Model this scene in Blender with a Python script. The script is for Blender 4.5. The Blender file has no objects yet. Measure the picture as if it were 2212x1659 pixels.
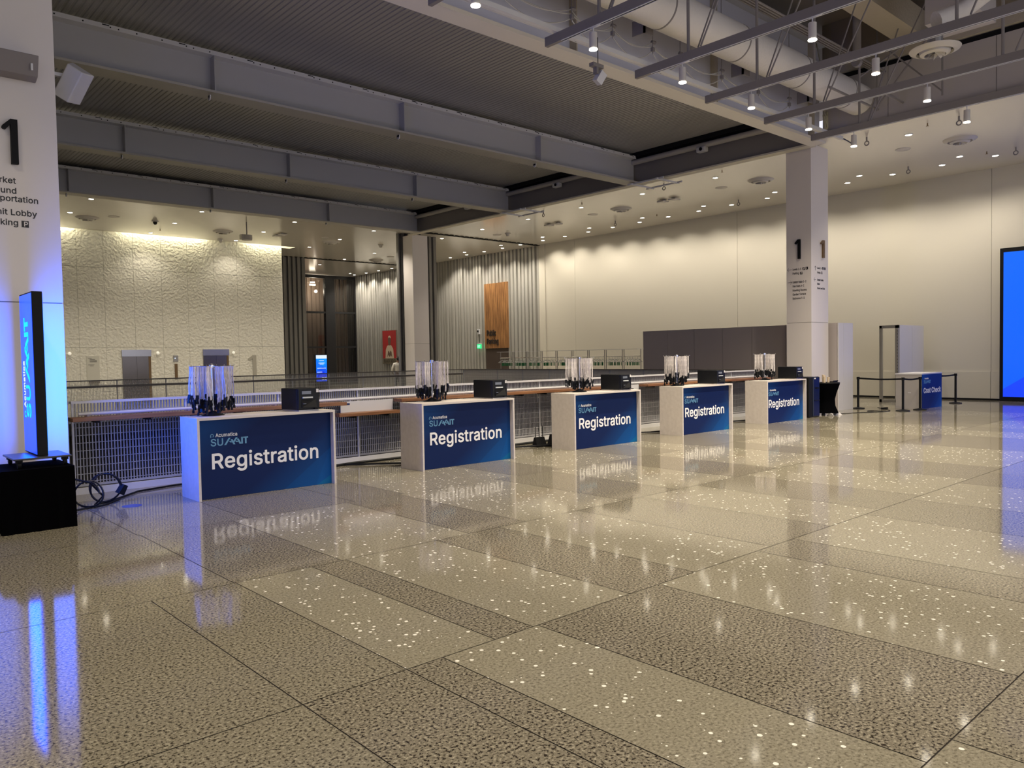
import bpy, math, random
import numpy as np
from mathutils import Vector, Matrix
from mathutils.geometry import tessellate_polygon
random.seed(7)
C = bpy.context.scene.collection
PI = math.pi

# ---------------------------------------------------------------- camera, world, exposure
scene = bpy.context.scene
EYE = (0.0, 0.0, 1.68)
YAW, PITCH, ROLL = 0.73234, 0.035758, -0.01745
fw = Vector((math.sin(YAW)*math.cos(PITCH), math.cos(YAW)*math.cos(PITCH), -math.sin(PITCH)))
rt = Vector((math.cos(YAW), -math.sin(YAW), 0.0))
up = rt.cross(fw)
rt2 = math.cos(ROLL)*rt + math.sin(ROLL)*up
up2 = -math.sin(ROLL)*rt + math.cos(ROLL)*up
cam = bpy.data.objects.new('camera', bpy.data.cameras.new('camera'))
C.objects.link(cam)
cam.matrix_world = Matrix(((rt2.x, up2.x, -fw.x, EYE[0]), (rt2.y, up2.y, -fw.y, EYE[1]), (rt2.z, up2.z, -fw.z, EYE[2]), (0, 0, 0, 1)))
cam.data.sensor_width = 36.0
cam.data.lens = 1681.5/2212*36.0
cam.data.clip_end = 200
scene.camera = cam
world = bpy.data.worlds.new('world'); scene.world = world; world.use_nodes = True
world.node_tree.nodes['Background'].inputs[0].default_value = (0.86, 0.86, 0.98, 1)
world.node_tree.nodes['Background'].inputs[1].default_value = 0.60
vs = scene.view_settings
vs.view_transform = 'Standard'; vs.look = 'None'; vs.gamma = 1.0; vs.use_curve_mapping = False
vs.exposure = 0.85
scene.cycles.use_denoising = True
scene.cycles.use_adaptive_sampling = True
scene.cycles.adaptive_threshold = 0.025
scene.cycles.max_bounces = 6
scene.cycles.diffuse_bounces = 4
scene.cycles.glossy_bounces = 4
scene.cycles.transparent_max_bounces = 12
scene.cycles.sample_clamp_indirect = 4.0
scene.cycles.blur_glossy = 0.3
WARM = (1.0, 0.90, 0.75)
TRACK_W, DOWN_W, WASH_W, COVE_W = 275.0, 125.0, 86.0, 21.0

# ---------------------------------------------------------------- materials
MATS = {}
def mat(name, col=(0.5, 0.5, 0.5), rough=0.5, metal=0.0, emit=None, strength=0.0, spec=None, coat=0.0, alpha=None, trans=0.0):
    if name in MATS: return MATS[name]
    m = bpy.data.materials.new(name); m.use_nodes = True
    b = m.node_tree.nodes['Principled BSDF']
    b.inputs['Base Color'].default_value = (*col, 1)
    b.inputs['Roughness'].default_value = rough
    b.inputs['Metallic'].default_value = metal
    if spec is not None: b.inputs['Specular IOR Level'].default_value = spec
    if coat: b.inputs['Coat Weight'].default_value = coat; b.inputs['Coat Roughness'].default_value = 0.1
    if emit: b.inputs['Emission Color'].default_value = (*emit, 1); b.inputs['Emission Strength'].default_value = strength
    if trans: b.inputs['Transmission Weight'].default_value = trans
    if alpha is not None: b.inputs['Alpha'].default_value = alpha
    MATS[name] = m
    return m
class NT:
    """small node-tree writer"""
    def __init__(s, m): s.t = m.node_tree; s.b = s.t.nodes['Principled BSDF']
    def n(s, typ, **kw):
        x = s.t.nodes.new(typ)
        for k, v in kw.items(): setattr(x, k, v)
        return x
    def l(s, a, b): s.t.links.new(a, b)
    def coord(s, scale=(1, 1, 1), kind='Object', rot=(0, 0, 0)):
        tc = s.n('ShaderNodeTexCoord'); mp = s.n('ShaderNodeMapping')
        mp.inputs['Scale'].default_value = scale; mp.inputs['Rotation'].default_value = rot
        s.l(tc.outputs[kind], mp.inputs['Vector']); return mp.outputs['Vector']
    def noise(s, vec, scale, detail=2.0, rough=0.5):
        x = s.n('ShaderNodeTexNoise'); x.inputs['Scale'].default_value = scale
        x.inputs['Detail'].default_value = detail; x.inputs['Roughness'].default_value = rough
        s.l(vec, x.inputs['Vector']); return x.outputs['Fac']
    def ramp(s, fac, stops, interp='LINEAR'):
        r = s.n('ShaderNodeValToRGB'); r.color_ramp.interpolation = interp
        e = r.color_ramp.elements
        e[0].position, e[0].color = stops[0][0], (*stops[0][1], 1)
        e[1].position, e[1].color = stops[-1][0], (*stops[-1][1], 1)
        for p, c in stops[1:-1]:
            q = e.new(p); q.color = (*c, 1)
        s.l(fac, r.inputs['Fac']); return r.outputs['Color']
    def math(s, op, a, b=None, c=None):
        x = s.n('ShaderNodeMath', operation=op)
        for i, v in enumerate((a, b, c)):
            if v is None: continue
            if isinstance(v, (int, float)): x.inputs[i].default_value = v
            else: s.l(v, x.inputs[i])
        return x.outputs[0]
    def mix(s, fac, a, b):
        x = s.n('ShaderNodeMix', data_type='RGBA')
        if isinstance(fac, (int, float)): x.inputs['Factor'].default_value = fac
        else: s.l(fac, x.inputs['Factor'])
        for k, v in ((6, a), (7, b)):
            if isinstance(v, tuple): x.inputs[k].default_value = (*v, 1)
            else: s.l(v, x.inputs[k])
        return x.outputs[2]
    def bump(s, h, strength=0.3, dist=0.01):
        x = s.n('ShaderNodeBump'); x.inputs['Strength'].default_value = strength; x.inputs['Distance'].default_value = dist
        s.l(h, x.inputs['Height']); s.l(x.outputs['Normal'], s.b.inputs['Normal'])
    def sep(s, vec):
        x = s.n('ShaderNodeSeparateXYZ'); s.l(vec, x.inputs[0]); return x.outputs
    def base(s, c): s.l(c, s.b.inputs['Base Color'])

# terrazzo floor, two mixes, and its joint
def terrazzo(name, lo, mid, hi, chips):
    m = mat(name, mid, 0.07); t = NT(m); v = t.coord()
    f = t.noise(v, 62, 3.0, 0.62)
    col = t.ramp(f, [(0.41, lo), (0.455, mid), (0.56, mid), (0.63, hi)])
    if chips:
        vo = t.n('ShaderNodeTexVoronoi'); vo.inputs['Scale'].default_value = 30; t.l(v, vo.inputs['Vector'])
        sp0 = t.sep(vo.outputs['Color'])
        near = t.math('LESS_THAN', vo.outputs['Distance'], t.math('MULTIPLY_ADD', sp0[2], 0.26, 0.12))
        sp = t.sep(vo.outputs['Color'])
        pick = t.math('GREATER_THAN', sp[0], 1-chips)
        k = t.math('MULTIPLY', near, pick)
        col = t.mix(k, col, (1.0, 0.97, 0.88))  # glint of the shell chips is painted in as near-white colour
        t.l(t.math('MULTIPLY_ADD', k, 0.18, 0.075), t.b.inputs['Roughness'])
        t.bump(t.math('MULTIPLY', k, sp[1]), 0.5, 0.004)
    t.base(col); t.b.inputs['IOR'].default_value = 1.5
    return m
M_SPARK = terrazzo('terrazzo_light_with_shell_chips', (0.175, 0.155, 0.115), (0.285, 0.26, 0.195), (0.38, 0.35, 0.27), 0.20)
M_SPECK = terrazzo('terrazzo_dark_speckle', (0.026, 0.020, 0.015), (0.225, 0.20, 0.152), (0.42, 0.385, 0.30), 0.0)
M_MID = terrazzo('terrazzo_mid_speckle', (0.055, 0.046, 0.034), (0.245, 0.22, 0.165), (0.40, 0.37, 0.285), 0.0)
M_JOINT = mat('floor_joint', (0.035, 0.028, 0.024), 0.5)
M_CREAM = mat('cream_wall_paint', (0.62, 0.585, 0.50), 0.6)
t_ = NT(M_CREAM); t_.bump(t_.noise(t_.coord(), 6, 3), 0.05, 0.01)
M_SEAM = mat('seam_shadow_gap', (0.30, 0.28, 0.24), 0.8)
M_COL = mat('column_panel', (0.74, 0.69, 0.66), 0.42)
M_CEIL = mat('ceiling_satin_panel', (0.70, 0.66, 0.59), 0.16, spec=0.6)
t_ = NT(M_CEIL); t_.bump(t_.noise(t_.coord((0.25, 1, 1)), 1.6, 2), 0.12, 0.02)
M_STEEL = mat('grey_painted_steel', (0.46, 0.46, 0.48), 0.5)
M_FLANGE = mat('beige_grey_painted_steel', (0.46, 0.44, 0.40), 0.5)
M_STRIP = mat('pale_steel_strip', (0.68, 0.68, 0.70), 0.4)
M_BLACK = mat('matt_black', (0.007, 0.007, 0.008), 0.6, spec=0.2)
M_BLACKG = mat('satin_black_plastic', (0.006, 0.007, 0.010), 0.4, spec=0.25)
M_DRAPE = mat('black_drape', (0.0015, 0.0015, 0.002), 1.0, spec=0.03)
M_WHITE = mat('white_panel', (0.68, 0.66, 0.66), 0.45)
M_WHITEM = mat('white_powder_coat', (0.60, 0.60, 0.62), 0.4)
M_CHROME = mat('chrome', (0.85, 0.85, 0.88), 0.12, metal=1.0)
M_ALU = mat('brushed_aluminium', (0.42, 0.41, 0.40), 0.38, metal=0.7)
M_GRILLEP = mat('light_grey_grille', (0.72, 0.70, 0.66), 0.5)
M_GRILLE = mat('pale_grey_grille', (0.36, 0.36, 0.38), 0.45)
M_FABDUCT = mat('off_white_duct_wrap', (0.72, 0.69, 0.66), 0.7)
t_ = NT(M_FABDUCT); t_.bump(t_.noise(t_.coord((1, 1, 1)), 14, 3), 0.5, 0.02)
M_DARKDECK = mat('dark_brown_roof_deck', (0.26, 0.22, 0.18), 0.8)
M_OCHRE = mat('ochre_fireproofing', (0.46, 0.41, 0.33), 0.85)
t_ = NT(M_OCHRE); t_.bump(t_.noise(t_.coord(), 18, 4), 0.6, 0.02)
M_FASCIA = mat('grey_fascia', (0.5, 0.465, 0.45), 0.5)
M_WIRE = mat('pale_cable', (0.5, 0.48, 0.45), 0.5)
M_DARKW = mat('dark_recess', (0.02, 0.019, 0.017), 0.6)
M_RAILD = mat('dark_handrail', (0.20, 0.175, 0.15), 0.4)
M_TRACK = mat('grey_track_channel', (0.24, 0.22, 0.215), 0.45)
M_TEXT = mat('dark_vinyl_lettering', (0.02, 0.018, 0.018), 0.5)
M_TEXTW = mat('white_vinyl_lettering', (0.84, 0.84, 0.88), 0.5)
M_TEXTB = mat('light_blue_vinyl_lettering', (0.13, 0.33, 0.55), 0.5)
M_BRONZE = mat('bronze_metal', (0.22, 0.14, 0.07), 0.35, metal=0.6)
M_LAMP = mat('lamp_glow', (1, 1, 1), 0.5, emit=(1.0, 0.9, 0.72), strength=14.0)
M_COVE = mat('cove_lamp_glow', (1, 1, 1), 0.5, emit=(1.0, 0.93, 0.70), strength=5.0)
M_GREENSIGN = mat('green_exit_sign_face', (0.02, 0.5, 0.15), 0.5, emit=(0.02, 0.75, 0.22), strength=0.6)
M_STAINLESS = mat('stainless_steel', (0.50, 0.49, 0.49), 0.22, metal=1.0)
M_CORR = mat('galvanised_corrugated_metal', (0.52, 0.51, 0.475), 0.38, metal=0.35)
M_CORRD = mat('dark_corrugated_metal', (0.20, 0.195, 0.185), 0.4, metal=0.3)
M_CORRB = mat('brown_corrugated_panel', (0.20, 0.15, 0.115), 0.5)
M_GREYW = mat('grey_booth_fabric', (0.44, 0.39, 0.37), 0.85)
M_SKIN = mat('brown_skin', (0.16, 0.08, 0.05), 0.6)
M_SHIRT = mat('white_shirt', (0.75, 0.72, 0.66), 0.8)
M_HAIR = mat('black_hair', (0.01, 0.009, 0.009), 0.7)
M_NAVY = mat('navy_trousers', (0.02, 0.022, 0.035), 0.8)
M_GLASS = mat('clear_glass', (0.9, 0.95, 0.95), 0.02, trans=1.0)
M_CARD = mat('beige_cup_card', (0.62, 0.50, 0.36), 0.7)
M_GREEN = mat('dark_green_tag', (0.01, 0.13, 0.05), 0.6)
# deck between the beams: dark ribbed sheet with streaky reflections along its ribs
M_DECK = mat('dark_ribbed_roof_sheet', (0.36, 0.35, 0.335), 0.28, spec=0.7)
t_ = NT(M_DECK)
t_.bump(t_.noise(t_.coord((3.2, 0.22, 1)), 1.0, 5, 0.6), 0.5, 0.03)
# hammered plaster of the lift wall
M_HAMMER = mat('hammered_plaster', (0.76, 0.735, 0.64), 0.45)
t_ = NT(M_HAMMER)
v_ = t_.coord()
dist_ = t_.n('ShaderNodeTexNoise'); dist_.inputs['Scale'].default_value = 1.4; t_.l(v_, dist_.inputs['Vector'])
wv_ = t_.n('ShaderNodeVectorMath', operation='MULTIPLY_ADD'); t_.l(dist_.outputs['Color'], wv_.inputs[0]); wv_.inputs[1].default_value = (0.25, 0.25, 0.25); t_.l(v_, wv_.inputs[2])
t_.bump(t_.noise(wv_.outputs[0], 9.5, 1.5, 0.4), 1.0, 0.042)
# warm wood
def wood(name, a, b, axis=0, rough=0.45):
    m = mat(name, a, rough); t = NT(m)
    sc = [9, 9, 9]; sc[axis] = 0.7
    f = t.noise(t.coord(tuple(sc)), 1.6, 5, 0.6)
    t.base(t.ramp(f, [(0.35, a), (0.65, b)])); return m
M_WOOD = wood('reddish_wood', (0.16, 0.065, 0.03), (0.30, 0.14, 0.06), 0)
M_WOODV = wood('vertical_brown_timber', (0.17, 0.075, 0.028), (0.40, 0.20, 0.075), 2)
M_LAM = wood('pale_wood_laminate', (0.60, 0.545, 0.51), (0.66, 0.605, 0.57), 0, 0.4)
# printed navy panel: navy, lighter blue facets at the lower right and upper left
def graphic(name, w, h, base, blue, teal, k=1.0):
    m = mat(name, base, 0.35, spec=0.12); t = NT(m)
    s = t.sep(t.coord((1.0/w, 1, 1.0/h)))
    u, v = s[0], s[2]
    d1 = t.math('SUBTRACT', u, t.math('MULTIPLY', v, 0.75))
    f1 = t.math('MULTIPLY', t.math('SMOOTH_MIN', t.math('MAXIMUM', t.math('SUBTRACT', d1, 0.30), 0.0), 0.7, 0.1), 1.2)
    st = t.math('MULTIPLY', t.math('GREATER_THAN', d1, 0.62), 0.18)
    st2 = t.math('MULTIPLY', t.math('GREATER_THAN', t.math('ADD', t.math('MULTIPLY', u, 1.4), t.math('MULTIPLY', v, -0.35)), 1.22), 0.14)
    f = t.math('MINIMUM', t.math('ADD', t.math('ADD', f1, st), st2), 1.0)
    c = t.mix(f, base, blue)
    d2 = t.math('SUBTRACT', v, t.math('MULTIPLY', u, 1.3))
    g = t.math('MULTIPLY', t.math('MAXIMUM', t.math('SUBTRACT', d2, 0.35), 0.0), 0.9)
    c = t.mix(t.math('MINIMUM', g, 1.0), c, blue)
    cor = t.math('MULTIPLY', t.math('GREATER_THAN', t.math('SUBTRACT', u, v), 0.88), 0.45)
    c = t.mix(cor, c, teal)
    t.base(c); return m
M_GRAPH = graphic('printed_navy_panel', 1.77, 0.965, (0.006, 0.017, 0.085), (0.005, 0.085, 0.32), (0.005, 0.18, 0.36))
M_GRAPHC = graphic('printed_navy_end_panel', 1.45, 0.97, (0.010, 0.026, 0.13), (0.01, 0.10, 0.42), (0.01, 0.20, 0.5))
# glowing screens
def screen(name, w, h, c1, c2, strength, slope=1.0, ax=1):
    m = mat(name, (0.01, 0.01, 0.02), 0.25, emit=c1, strength=strength); t = NT(m)
    sc = [1, 1, 1.0/h]; sc[ax] = 1.0/w
    s = t.sep(t.coord(tuple(sc))); u, v = s[ax], s[2]
    a = t.math('ADD', t.math('MULTIPLY', t.math('GREATER_THAN', t.math('ADD', t.math('MULTIPLY', u, slope), v), 0.95), 0.45),
               t.math('MULTIPLY', t.math('GREATER_THAN', t.math('SUBTRACT', v, t.math('MULTIPLY', u, slope*0.7)), 0.42), 0.35))
    f = t.math('MINIMUM', t.math('ADD', a, t.math('MULTIPLY', v, 0.2)), 1.0)
    t.l(t.mix(f, c1, c2), t.b.inputs['Emission Color']); return m
M_TOTEM_L = screen('totem_screen_deep_blue', 0.62, 1.62, (0.0, 0.045, 1.0), (0.0, 0.07, 1.0), 0.85)
M_TOTEM_R = screen('totem_screen_bright_blue', 0.62, 1.62, (0.0, 0.22, 1.0), (0.02, 0.11, 1.0), 1.2)
M_LED = screen('led_wall_blue', 6.2, 4.6, (0.01, 0.06, 1.0), (0.0, 0.20, 1.0), 0.56, 0.9)
M_KIOSK = screen('kiosk_screen_blue', 0.55, 1.1, (0.0, 0.05, 0.7), (0.0, 0.25, 1.0), 0.7, 0.5, 0)
M_CYANGLOW = mat('cyan_glowing_letters', (0, 0, 0), 0.5, emit=(0.0, 0.80, 0.95), strength=0.6)
M_WHITEGLOW = mat('white_glowing_letters', (0, 0, 0), 0.5, emit=(0.75, 0.85, 1.0), strength=0.6)
M_LCD = mat('printer_display', (0.16, 0.18, 0.23), 0.2)
M_SLOT = mat('pale_label_stock', (0.55, 0.58, 0.60), 0.5)
M_DECAL = mat('blue_floor_decal', (0.05, 0.09, 0.28), 0.35)
M_REDART = mat('red_poster_print', (0.42, 0.03, 0.03), 0.6)
M_ARTA = mat('poster_cream_ink', (0.60, 0.50, 0.38), 0.6)
M_ARTB = mat('poster_brown_ink', (0.16, 0.10, 0.075), 0.6)
M_DOORB = mat('dark_brown_door', (0.06, 0.042, 0.035), 0.5)
M_PLAQUE = mat('pale_plaque', (0.60, 0.58, 0.50), 0.5)
M_LOUVRE = mat('white_diffuser', (0.60, 0.57, 0.54), 0.45)

# ---------------------------------------------------------------- mesh helpers
class MB:
    def __init__(s): s.v = []; s.f = []; s.m = []; s.mi = 0
    def add(s, vs, fs):
        o = len(s.v); s.v += [tuple(p) for p in vs]
        for f in fs: s.f.append(tuple(i+o for i in f)); s.m.append(s.mi)
        return s
    def box(s, x0, x1, y0, y1, z0, z1):
        return s.add([(x0, y0, z0), (x1, y0, z0), (x1, y1, z0), (x0, y1, z0), (x0, y0, z1), (x1, y0, z1), (x1, y1, z1), (x0, y1, z1)],
                     [(0, 3, 2, 1), (4, 5, 6, 7), (0, 1, 5, 4), (1, 2, 6, 5), (2, 3, 7, 6), (3, 0, 4, 7)])
    def hex(s, P):   # eight corners, bottom ring then top ring
        return s.add(P, [(0, 3, 2, 1), (4, 5, 6, 7), (0, 1, 5, 4), (1, 2, 6, 5), (2, 3, 7, 6), (3, 0, 4, 7)])
    def quad(s, a, b, c, d): return s.add([a, b, c, d], [(0, 1, 2, 3)])
    def cyl(s, p0, p1, r0, r1=None, n=12, cap=True):
        r1 = r0 if r1 is None else r1
        p0, p1 = Vector(p0), Vector(p1); d = (p1-p0).normalized()
        a = d.orthogonal().normalized(); b = d.cross(a)
        vs = []
        for p, r in ((p0, r0), (p1, r1)):
            for i in range(n):
                t = 2*PI*i/n; vs.append(p + a*math.cos(t)*r + b*math.sin(t)*r)
        fs = [(i, (i+1) % n, n+(i+1) % n, n+i) for i in range(n)]
        if cap: fs += [tuple(range(n-1, -1, -1)), tuple(range(n, 2*n))]
        return s.add(vs, fs)
    def tube(s, path, r, n=6):
        P = [Vector(p) for p in path]; rings = []
        prev = None
        for i, p in enumerate(P):
            d = (P[min(i+1, len(P)-1)] - P[max(i-1, 0)]).normalized()
            if prev is None: a = d.orthogonal().normalized()
            else:
                a = prev - d*prev.dot(d)
                a = a.normalized() if a.length > 1e-5 else d.orthogonal().normalized()
            prev = a; b = d.cross(a)
            rings.append([p + (a*math.cos(2*PI*k/n) + b*math.sin(2*PI*k/n))*r for k in range(n)])
        vs = [q for R in rings for q in R]
        fs = [(i*n+k, i*n+(k+1) % n, (i+1)*n+(k+1) % n, (i+1)*n+k) for i in range(len(P)-1) for k in range(n)]
        fs += [tuple(range(n-1, -1, -1)), tuple((len(P)-1)*n+k for k in range(n))]
        return s.add(vs, fs)
    def lathe(s, prof, n=24, c=(0, 0, 0)):
        vs = []; m = len(prof)
        for i in range(n):
            t = 2*PI*i/n
            for r, z in prof: vs.append((c[0]+r*math.cos(t), c[1]+r*math.sin(t), c[2]+z))
        fs = [(i*m+k, ((i+1) % n)*m+k, ((i+1) % n)*m+k+1, i*m+k+1) for i in range(n) for k in range(m-1)]
        return s.add(vs, fs)
    def prism(s, poly, y0, y1, M=None):  # polygon in xz, extruded along y
        n = len(poly); vs = [(x, y0, z) for x, z in poly] + [(x, y1, z) for x, z in poly]
        fs = [tuple(range(n)), tuple(range(2*n-1, n-1, -1))] + [(i, n+i, n+(i+1) % n, (i+1) % n) for i in range(n)]
        if M is not None: vs = [M @ Vector(p) for p in vs]
        return s.add(vs, fs)
    def build(s, name, material, parent=None, smooth=False, bevel=0.0, loc=None):
        me = bpy.data.meshes.new(name); me.from_pydata([tuple(p) for p in s.v], [], s.f)
        mats = material if isinstance(material, (list, tuple)) else [material]
        for m in mats: me.materials.append(m)
        if len(mats) > 1: me.polygons.foreach_set('material_index', s.m)
        if smooth: me.polygons.foreach_set('use_smooth', [True]*len(me.polygons))
        me.validate(); me.update()
        o = bpy.data.objects.new(name, me); C.objects.link(o)
        if parent: o.parent = parent
        if loc: o.location = loc
        if bevel:
            b = o.modifiers.new('bevel', 'BEVEL'); b.width = bevel; b.segments = 2; b.limit_method = 'ANGLE'
        if smooth:
            es = o.modifiers.new('split', 'EDGE_SPLIT'); es.split_angle = math.radians(40)
        return o
def tag(o, label=None, cat=None, group=None, kind=None):
    if label: o['label'] = label
    if cat: o['category'] = cat
    if group: o['group'] = group
    if kind: o['kind'] = kind
    return o
def thing(name, label, cat, loc=(0, 0, 0), rz=0.0, group=None):
    o = bpy.data.objects.new(name, None); C.objects.link(o); o.location = loc; o.rotation_euler = (0, 0, rz)
    o.empty_display_size = 0.1
    return tag(o, label, cat, group)
def struct(o, label=None): return tag(o, label, None, None, 'structure')
def copy_tree(o, parent=None):
    c = o.copy(); C.objects.link(c)
    if parent is not None: c.parent = parent; c.matrix_parent_inverse = o.matrix_parent_inverse.copy()
    for ch in list(o.children): copy_tree(ch, c)
    return c
def lamp(name, typ, loc, energy, color=WARM, **kw):
    l = bpy.data.lights.new(name, typ); l.energy = energy; l.color = color
    for k, v in kw.items(): setattr(l, k, v)
    o = bpy.data.objects.new(name, l); C.objects.link(o); o.location = loc
    return o

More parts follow.
